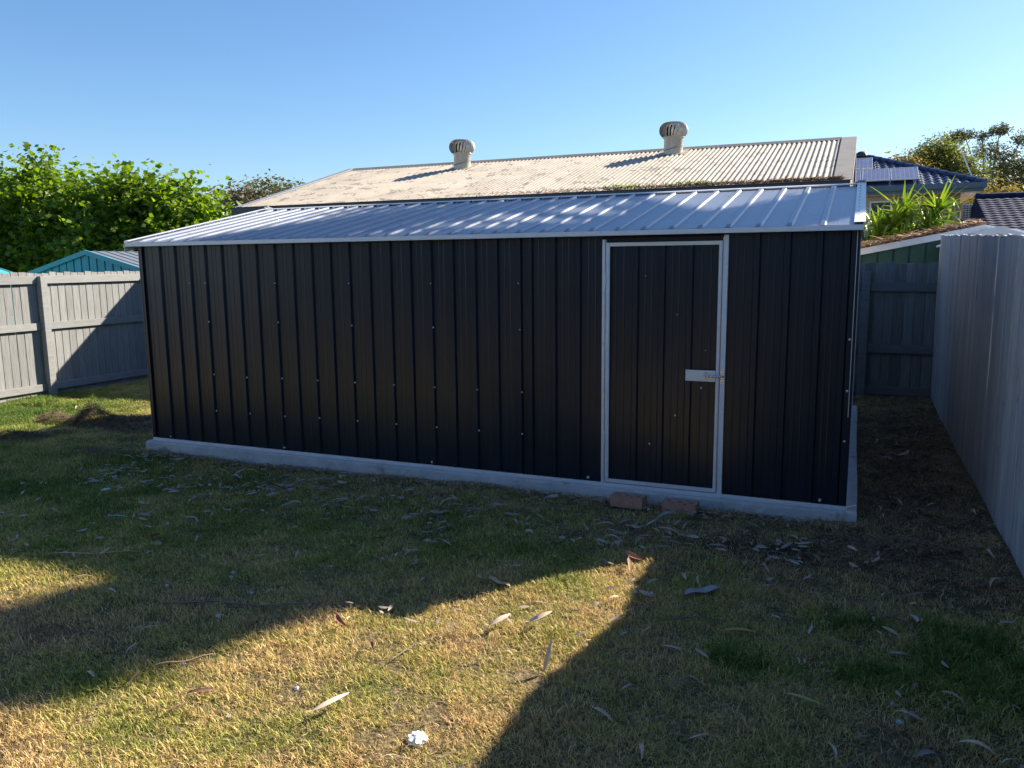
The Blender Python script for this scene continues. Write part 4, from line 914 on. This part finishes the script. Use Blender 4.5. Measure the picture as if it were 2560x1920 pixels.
# gum tree in the right neighbour's yard, just out of the picture; its crown shades the lawn and the roof
def up_sun(x, y, h):     # point h above the lawn on the ray from the sun to ground point (x, y)
    t = h/SUN.z; return (x+SUN.x*t, y+SUN.y*t, -.12+h)
SB = []
def shade(x, y, h, r1, rz, w_): c = up_sun(x, y, h); SB.append(((c[0], c[1], c[2]), (r1, r1, rz), w_))
SHADE_SPEC = [(-2.30, -1.45, 7.6, .34, .40, 1.4), (-2.55, -1.9, 7.8, .30, .40, 1.4), (-2.85, -2.15, 8.0, .30, .35, 1.5), (-3.08, -2.50, 8.0, .30, .30, 1.9), (-3.25, -2.80, 8.2, .34, .28, 2.2), (-3.42, -3.15, 8.3, .36, .28, 2.2), (-3.62, -3.5, 8.5, .40, .28, 2.2),
    (-3.85, -3.95, 8.8, .42, .3, 1.6), (-2.05, -1.05, 7.4, .28, .35, 1.0),
    (-5.7, -1.7, 9.6, .60, .35, 1.0), (-4.9, -.9, 9.2, .5, .35, .8), (-6.4, -.9, 9.4, .6, .4, .8), (-5.2, -.1, 9.0, .45, .3, .5), (-6.5, -2.0, 9.9, .5, .3, 1.2), (-6.9, -2.3, 10.1, .3, .2, .4)]
for s_ in SHADE_SPEC: shade(*s_)
tree('gum_tree', (4.6, 5.9, -.4), SB, 'tall gum tree leaning over from the yard on the right', 'tree', gum_m, gumbark_m, .16, 3000, 13, twl=.30, aspect=4.0, trunk_r=.16, droop=.9, spread=.07, fill=.7)

# ------------------------------------------------------------------ yards on the left
def gable_shed(name, x0, x1, y0, y1, ez, rz_, wm, rm, label, cat='shed', ribp=.2, base=-.4, over=.04, group=None, trim=None):
    root = empty(name, ((x0+x1)/2, (y0+y1)/2, base), label, cat, group); xm = (x0+x1)/2; s_ = (rz_-ez)/(xm-x0)
    mb = MB(); mb.prism([(x0, base), (x1, base), (x1, ez), (xm, rz_), (x0, ez)], 'y', y0+.02, y1-.02); obj('wall', mb, wm, root)
    x = x0
    i = 0
    while x < x1-.05:       # ribbed cladding in separate sheets between the ribs
        xx = min(x+ribp, x1); mb = MB(); a, c0 = x+.012, xx-.020; zt = lambda q: ez+s_*(min(q-x0, x1-q))-.005
        pl = [(a, base), (c0, base), (c0, zt(c0))] + ([(xm, zt(xm))] if a < xm < c0 else []) + [(a, zt(a))]
        mb.prism(pl, 'y', y0-.004, y0+.021); obj('wall_sheet', mb, wm, root); x = xx
    for sg in (0, 1):
        xa = x0-over if sg == 0 else x1+over
        za = ez-s_*over
        n_ = max(3, int((y1-y0)/.19))
        for j in range(n_):
            ya = y0-.03+(y1-y0+.06)*j/n_; yb = y0-.03+(y1-y0+.06)*(j+1)/n_
            mb = MB()
            prof = [(ya, 0), (yb-.040, 0), (yb-.033, .012), (yb-.012, .012), (yb, 0)]
            vs = [(xa, p, za+q+.012) for p, q in prof]+[(xm, p, rz_+q+.012) for p, q in prof]+[(xa, p, za+q) for p, q in prof]+[(xm, p, rz_+q) for p, q in prof]
            fs = []
            for k in range(4): fs += [(k, k+1, 5+k+1, 5+k), (10+k+1, 10+k, 15+k, 15+k+1)]
            fs += [(0, 1, 11, 10), (1, 2, 12, 11), (2, 3, 13, 12), (3, 4, 14, 13)]
            mb.add(vs, fs); obj('roof_sheet', mb, rm, root)
    t_ = trim or wm
    for xa, s2 in ((x0-over, 1), (x1+over, -1)):
        mb = MB(); za = ez-s_*over
        mb.prism([(xa, za-.05), (xm, rz_-.05), (xm, rz_+.035), (xa, za+.035)][::s2], 'y', y0-.05, y0-.03); obj('barge_board', mb, t_, root)
    return root
gable_shed('aqua_shed', -13.95, -10.98, 4.75, 7.4, 1.50, 1.87, aqua_m, roof_m, 'aqua garden shed with grey roof behind the left fence', ribp=.19)
gable_shed('aqua_shed', -15.6, -12.55, 2.9, 3.5, 1.48, 1.84, aqua_m, aqua_m, 'aqua garden shed at the left edge of the picture', ribp=.19)
gable_shed('cream_shed', -16.6, -13.4, 7.0, 7.5, 1.45, 1.62, mat('faded_cream', (.50, .50, .42), (.58, .57, .49), .7), beige_wall, 'small faded cream shed between the two aqua sheds', ribp=.3)
# stack of old bricks / timber on the left shed roof edge
mb = MB()
r_ = empty('junk_heap', (-13.2, 2.75, 1.4), 'brown bricks and white scraps stacked over the left fence', 'junk')
for i, (x_, z_, m_) in enumerate([(-13.15, 1.47, brick_m), (-12.95, 1.56, brick_m), (-13.25, 1.62, white_m), (-13.05, 1.50, white_m), (-12.82, 1.50, brick_m)]):
    o = obj('piece', MB().bev(-.12, .12, -.05, .05, -.04, .04, .006), m_, None); o.parent = r_; o.matrix_parent_inverse = ABS[r_.name]; o.location = (x_, 2.76-.02*i, z_); o.rotation_euler = (0, random.uniform(-.6, .6), random.uniform(-.3, .3))
obj('shelf', MB().box(-13.5, -12.6, 2.6, 2.88, -.4, 1.42), brick_m, r_)
# white canopy beyond
cx, cy2 = -11.35, 6.9
r_ = empty('white_canopy', (cx, cy2, -.3), 'white peaked canopy top between the trees and the shed roof', 'canopy')
mb = MB(); h_ = .5; mb.add([(cx-h_, cy2-h_, 2.02), (cx+h_, cy2-h_, 2.02), (cx+h_, cy2+h_, 2.02), (cx-h_, cy2+h_, 2.02), (cx, cy2, 2.44)], [(0, 1, 4), (1, 2, 4), (2, 3, 4), (3, 0, 4), (3, 2, 1, 0)]); obj('roof', mb, white_m, r_)
mb = MB(); mb.box(cx-h_, cx+h_, cy2-h_-.01, cy2-h_, 1.88, 2.02); mb.box(cx+h_, cx+h_+.01, cy2-h_, cy2+h_, 1.88, 2.02); obj('valance', mb, white_m, r_)
for sx in (-1, 1):
    for sy_ in (-1, 1): obj('leg', MB().tube([(cx+sx*(h_-.04), cy2+sy_*(h_-.04), -.35), (cx+sx*(h_-.04), cy2+sy_*(h_-.04), 1.98)], .02, 8), white_m, r_)
# far pale roofed house on the left
x, y = dd(-.835, 46)
r_ = empty('far_house', (x, y, -.5), 'distant house with a glaring white roof among the gum trees', 'house')
zr = CAM.z+.091*46
obj('wall', MB().box(x-4.5, x+4.5, y, y+6, -1, zr-1.2), beige_wall, r_)
mb = MB(); mb.prism([(y-.5, zr-1.2), (y+6.5, zr-1.2), (y+3, zr)], 'x', x-5, x+5); obj('roof', mb, white_m, r_)
for i in range(16): obj('roof_rib', MB().add([(x-4.9+i*.62, y-.5, zr-1.19), (x-4.8+i*.62, y-.5, zr-1.19), (x-4.8+i*.62, y+2.95, zr+.01), (x-4.9+i*.62, y+2.95, zr+.01), (x-4.85+i*.62, y-.5, zr-1.12), (x-4.85+i*.62, y+2.95, zr+.08)], [(0, 3, 5, 4), (1, 4, 5, 2), (0, 4, 1)]), white_m, r_)
for wx in (-3, 0, 3):
    f_ = obj('window', MB().box(x+wx-.7, x+wx+.7, y-.03, y-.005, zr-2.8, zr-1.7), white_m, r_); obj('pane', MB().box(x+wx-.62, x+wx+.62, y-.045, y-.032, zr-2.72, zr-1.78), gutter_m, f_)

# ------------------------------------------------------------------ right neighbours
gable_shed('green_shed', -1.45, 4.4, 6.45, 8.6, 1.42, 1.99, green_m, roof_m, 'dark green steel shed with leaf litter on its roof', ribp=.19, trim=trim_m)
k = 2600; X_ = rng.uniform(-.4, 1.45, k); Y_ = 6.42+np.abs(rng.normal(0, .35, k)); zt = 1.42+(X_+1.45)*(.57/2.925)+.03
P = np.stack([X_, Y_, zt+np.abs(rng.normal(0, .035, k))], -1)
strips('roof_litter', P, .22, .014, litter_m, .18, kind='stuff', label='reddish brown palm litter on the green shed roof', cat='litter')
gable_shed('grey_shed', .98, 2.05, 5.62, 6.35, 1.76, 1.945, trim_m, trim_m, 'small grey steel shed gable above the right fence', ribp=.19, base=-.3)
# strappy plants behind the green shed
def strappy(x, y, z0, heads, label):
    root = empty('strappy_plant', (x, y, -.4), label, 'plant', 'strappy leaved plants behind the green shed'); st = MB()
    V = []; Fq = []
    for (hx, hz, nl, L0) in heads:
        c = np.array([x+hx, y+random.uniform(-.3, .3), z0+hz]); st.tube([(x+hx*.3, y, -.4), (x+hx*.7, y, z0+hz*.5), tuple(c)], [.05, .04, .03], 6)
        for i in range(nl):
            a = random.uniform(0, 6.28); el = R(random.triangular(0, 84, 42)); L_ = L0*random.uniform(.7, 1.15); w_ = random.uniform(.04, .07)
            dh = np.array([math.cos(a), math.sin(a), 0]); s = np.array([-math.sin(a), math.cos(a), 0]); bend = random.uniform(.3, 1.3)*(1.45-el)
            kink = random.random() < .3; b0 = len(V); p = c.copy(); e = el; n_ = 7
            for q in range(n_+1):
                t = q/n_; ww = w_*(1 if t < .5 else max(.06, 1-(t-.5)*1.9))
                up_ = np.array([-math.sin(e)*dh[0], -math.sin(e)*dh[1], math.cos(e)])
                V += [p-s*ww/2+up_*ww*.25, p, p+s*ww/2+up_*ww*.25]
                e -= bend/n_*1.6 + (1.6 if kink and q == 4 else 0)
                p = p+(dh*math.cos(e)+np.array([0, 0, math.sin(e)]))*L_/n_
            for q in range(n_): Fq += [(b0+3*q, b0+3*q+1, b0+3*q+4, b0+3*q+3), (b0+3*q+1, b0+3*q+2, b0+3*q+5, b0+3*q+4)]
    put('leaves', npmesh('leaves', np.array(V), np.array(Fq), strap_m, True), root); obj('stem', st, bark_m, root)
strappy(.30, 10.2, 1.75, [(-.45, .30, 46, .65), (.05, .15, 44, .65), (-.1, -.15, 44, .6), (.25, .38, 44, .62), (-.7, .15, 40, .65)], 'left strappy leaved plant beside the shed roof end')
strappy(.95, 10.4, 1.75, [(-.25, .58, 48, .7), (.15, .35, 50, .7), (-.1, .0, 46, .65), (.3, .60, 44, .65), (-.35, .25, 44, .65), (.35, .05, 44, .6)], 'middle and tallest strappy leaved plant below the solar panels')
strappy(-.15, 9.9, 1.6, [(.0, .35, 40, .7), (.35, .0, 40, .65), (.1, -.1, 30, .6)], 'lowest strappy leaved plant beside the barge of the dark shed')
strappy(1.45, 10.3, 1.70, [(-.15, .15, 44, .65), (.0, -.05, 40, .6), (-.2, -.1, 40, .65), (-.2, .2, 30, .6)], 'right strappy leaved plant with drooping leaves by the brick wall')

# navy roofed house
hx0, hx1, hy = -12.0, 4.24, 29.6     # eave corner right, front eave line
ez_, rr = 4.31, 4.1
house = empty('brick_house', (-3, 34, 0), 'brick house with navy tiled hip roof and solar panels', 'house')
ts = math.tan(R(21)); rz_ = ez_+rr*ts
mb = MB(); a = (hx0, hy, ez_); b_ = (hx1, hy, ez_); c0 = (hx1, hy+2*rr, ez_); d_ = (hx0, hy+2*rr, ez_); e = (hx1-rr, hy+rr, rz_); f_ = (hx0+rr, hy+rr, rz_)
mb.add([a, b_, c0, d_, e, f_], [(0, 1, 4, 5), (1, 2, 4), (2, 3, 5, 4), (3, 0, 5), (3, 2, 1, 0)]); roof = obj('roof', mb, navy_m, house)
def tile_mesh(wd, gd, am=.030):
    mb = MB(); V = []; n_ = 8
    for r_, (yy, lift) in enumerate(((0, .035), (gd*1.05, .008))):
        for i in range(n_+1):
            t = i/n_; V.append((wd*(t-.5), yy, lift+am*math.sin(t*2*math.pi*1.0+.6)))
    for i in range(n_+1):
        t = i/n_; V.append((wd*(t-.5), 0.0, .0+am*math.sin(t*2*math.pi*1.0+.6)))
    return mb.add(V, [(i, i+1, n_+2+i, n_+1+i) for i in range(n_)]+[(2*n_+2+i, 2*n_+3+i, i+1, i) for i in range(n_)]).mesh('roof_tile', navy_m, False)
tm = tile_mesh(.30, .33); pang = math.atan(ts)
nrow = int(rr/math.cos(pang)/.33)
for r_ in range(nrow):
    sl__ = r_*.33; yy = hy+sl__*math.cos(pang); zz = ez_+sl__*math.sin(pang)
    x = hx1-(yy-hy)-.2
    while x > .3 and x > -1:
        inpan = (r_ < 6 and x < 2.1)
        if not inpan: put('roof_tile', tm, roof, (x, yy, zz+.01), (pang, 0, 0))
        x -= .30
for (p0, p1) in (((hx1, hy, ez_+.03), (hx1-rr, hy+rr, rz_+.05)), ((hx1-rr, hy+rr, rz_+.05), (hx0+rr, hy+rr, rz_+.05))):
    p0, p1 = Vector(p0), Vector(p1); L_ = (p1-p0).length; n_ = int(L_/.42)
    if n_ > 40: n_ = 40; p1 = p0+(p1-p0).normalized()*n_*.42
    for i in range(14 if n_ == 14 else min(n_, 18)):
        q0, q1 = p0.lerp(p1, i/n_), p0.lerp(p1, (i+1.12)/n_); mb = MB(); mb.tube([q0, q1], [.13, .10], 8); obj('ridge_tile', mb, navy_m, roof)
mb = MB(); mb.lathe([(.26, -.05), (.24, .08), (.12, .16), (.001, .18)], 14, (-.05, hy+rr, rz_+.12)); obj('ridge_vent', mb, gutter_m, roof, True)
mb = MB(); mb.box(hx0, hx1+.06, hy-.10, hy, ez_-.17, ez_+.03); mb.box(hx1, hx1+.06, hy, hy+2*rr, ez_-.17, ez_+.03); obj('gutter', mb, fascia_m, house)
mb = MB(); mb.box(hx0, hx1-.02, hy, hy+.03, ez_-.30, ez_-.172); mb.box(hx1-.05, hx1-.02, hy+.03, hy+2*rr, ez_-.30, ez_-.172); obj('fascia', mb, fascia_m, house)
wx1, wy = 3.52, hy+.62
mb = MB(); mb.box(hx0, hx1-.05, hy+.03, wy+7, ez_-.31, ez_-.30); obj('soffit', mb, cream_trim, house)
wallo = obj('wall', MB().box(hx0+.6, wx1-.012, wy+.012, wy+7, -.5, ez_-.31), mortar_m, house)
bm_ = MB().bev(-.112, .112, -.02, .05, -.036, .036, .006).mesh('brick', house_brick)
row = 0; z = ez_-.36
while z > 2.05:
    x = wx1-.115-(.12 if row % 2 else 0)
    while x > 1.25: put('brick', bm_, wallo, (x, wy, z)); x -= .24
    z -= .086; row += 1
obj('wall_end', MB().box(wx1-.010, wx1, wy, wy+7, -.5, ez_-.31), house_brick, house)
# window of the house behind the plants
f_ = obj('window', MB().box(.35, 1.15, wy-.06, wy+.015, 2.2, ez_-.5), white_m, house); obj('pane', MB().box(.41, 1.09, wy-.075, wy-.062, 2.26, ez_-.56), gutter_m, f_)
# solar panels on rails
def solar(x0, s0, label):
    root = empty('solar_panel', (0, 0, 0), label, 'solar panel', 'solar panels on the navy tiled roof'); wd, ln = 1.0, 1.62
    mt = Matrix.Translation((x0, hy+s0*math.cos(pang), ez_+s0*math.sin(pang)+.12)) @ Matrix.Rotation(pang, 4, 'X')
    o = obj('glass', MB().box(.03, wd-.03, .03, ln-.03, .0, .028), solar_m, root)
    mb = MB(); mb.box(0, wd, 0, .03, -.01, .035); mb.box(0, wd, ln-.03, ln, -.01, .035); mb.box(0, .03, .03, ln-.03, -.01, .035); mb.box(wd-.03, wd, .03, ln-.03, -.01, .035); obj('frame', mb, alu_m, root)
    for i in range(1, 6): obj('cell_line', MB().box(.03+i*.157-.004, .03+i*.157+.004, .035, ln-.035, .0285, .030), alu_m, root)
    root.matrix_world = mt
solar(1.06, .42, 'rightmost solar panel in the lower row on the navy roof'); solar(.02, .42, 'middle solar panel in the lower row on the navy roof'); solar(-1.02, .42, 'left solar panel in the lower row cut by the garage')
solar(-.60, 2.2, 'single solar panel of the upper row on the navy roof')
# tv antenna stick
obj('antenna_pole', MB().tube([(4.0, hy+1.6, ez_+.3), (3.55, hy+1.6, ez_+1.35)], .03, 6), white_m, label='pale leaning pole behind the corner of the navy roof', cat='pole')
# air conditioner on the side of the wall
acx, acy = wx1+.09, wy+.3
r_ = empty('air_conditioner', (acx, acy, 3.0), 'white air conditioner box beside the brick wall corner', 'air conditioner')
obj('casing', MB().bev(acx, acx+.42, acy, acy+.30, 3.02, 3.62, .02), white_m, r_)
for i in range(3):
    for j in range(6): obj('grille_opening', MB().box(acx+.07+i*.10, acx+.145+i*.10, acy-.006, acy-.001, 3.08+j*.085, 3.135+j*.085), gutter_m, r_)
obj('bracket', MB().box(acx-.08, acx+.42, acy, acy+.3, 2.97, 3.015), gutter_m, r_)
# lower navy roofed house
lx0, lx1, ly, lz, lrun = 3.95, 16.0, 24.5, 2.3, 5.0
lowh = empty('navy_roofed_house', (9, 29, 0), 'lower house with a dark navy tiled roof at the right edge', 'house')
lt = math.atan((3.76-lz)/lrun)
mb = MB(); mb.add([(lx0, ly, lz), (lx1, ly, lz), (lx1, ly+lrun, 3.76), (lx0, ly+lrun, 3.76), (lx1, ly+2*lrun, lz), (lx0, ly+2*lrun, lz)], [(0, 1, 2, 3), (3, 2, 4, 5), (5, 4, 1, 0), (0, 3, 5), (1, 4, 2)]); dull_navy = mat('dull_navy_tile', (.010, .016, .05), (.016, .024, .07), .75, scale=9, rnd=.1, spec=.15)
lr = obj('roof', mb, dull_navy, lowh)
tm2 = tile_mesh(.30, .33, .010); tm2.materials[0] = dull_navy
for r_ in range(int(lrun/math.cos(lt)/.33)):
    s0 = r_*.33
    for i in range(10):
        put('roof_tile', tm2, lr, (lx0+.15+.30*i, ly+s0*math.cos(lt), lz+s0*math.sin(lt)+.01), (lt, 0, 0))
for i in range(11): obj('ridge_tile', MB().tube([(lx0+i*.42, ly+lrun, 3.80), (lx0+(i+1.1)*.42, ly+lrun, 3.83)], [.13, .10], 8), dull_navy, lr)
obj('wall', MB().box(lx0+.3, lx1-.3, ly+.5, ly+2*lrun-.5, -.5, lz-.02), house_brick, lowh)
# overhead wire
x, y = dd(.152, 40); obj('power_line', MB().tube([(x-.4, y, CAM.z+.079*40), (x+5, y, CAM.z+.0785*40), (x+14, y, CAM.z+.082*40)], .02, 5), gutter_m, label='dark overhead wire at the far right edge', cat='wire')
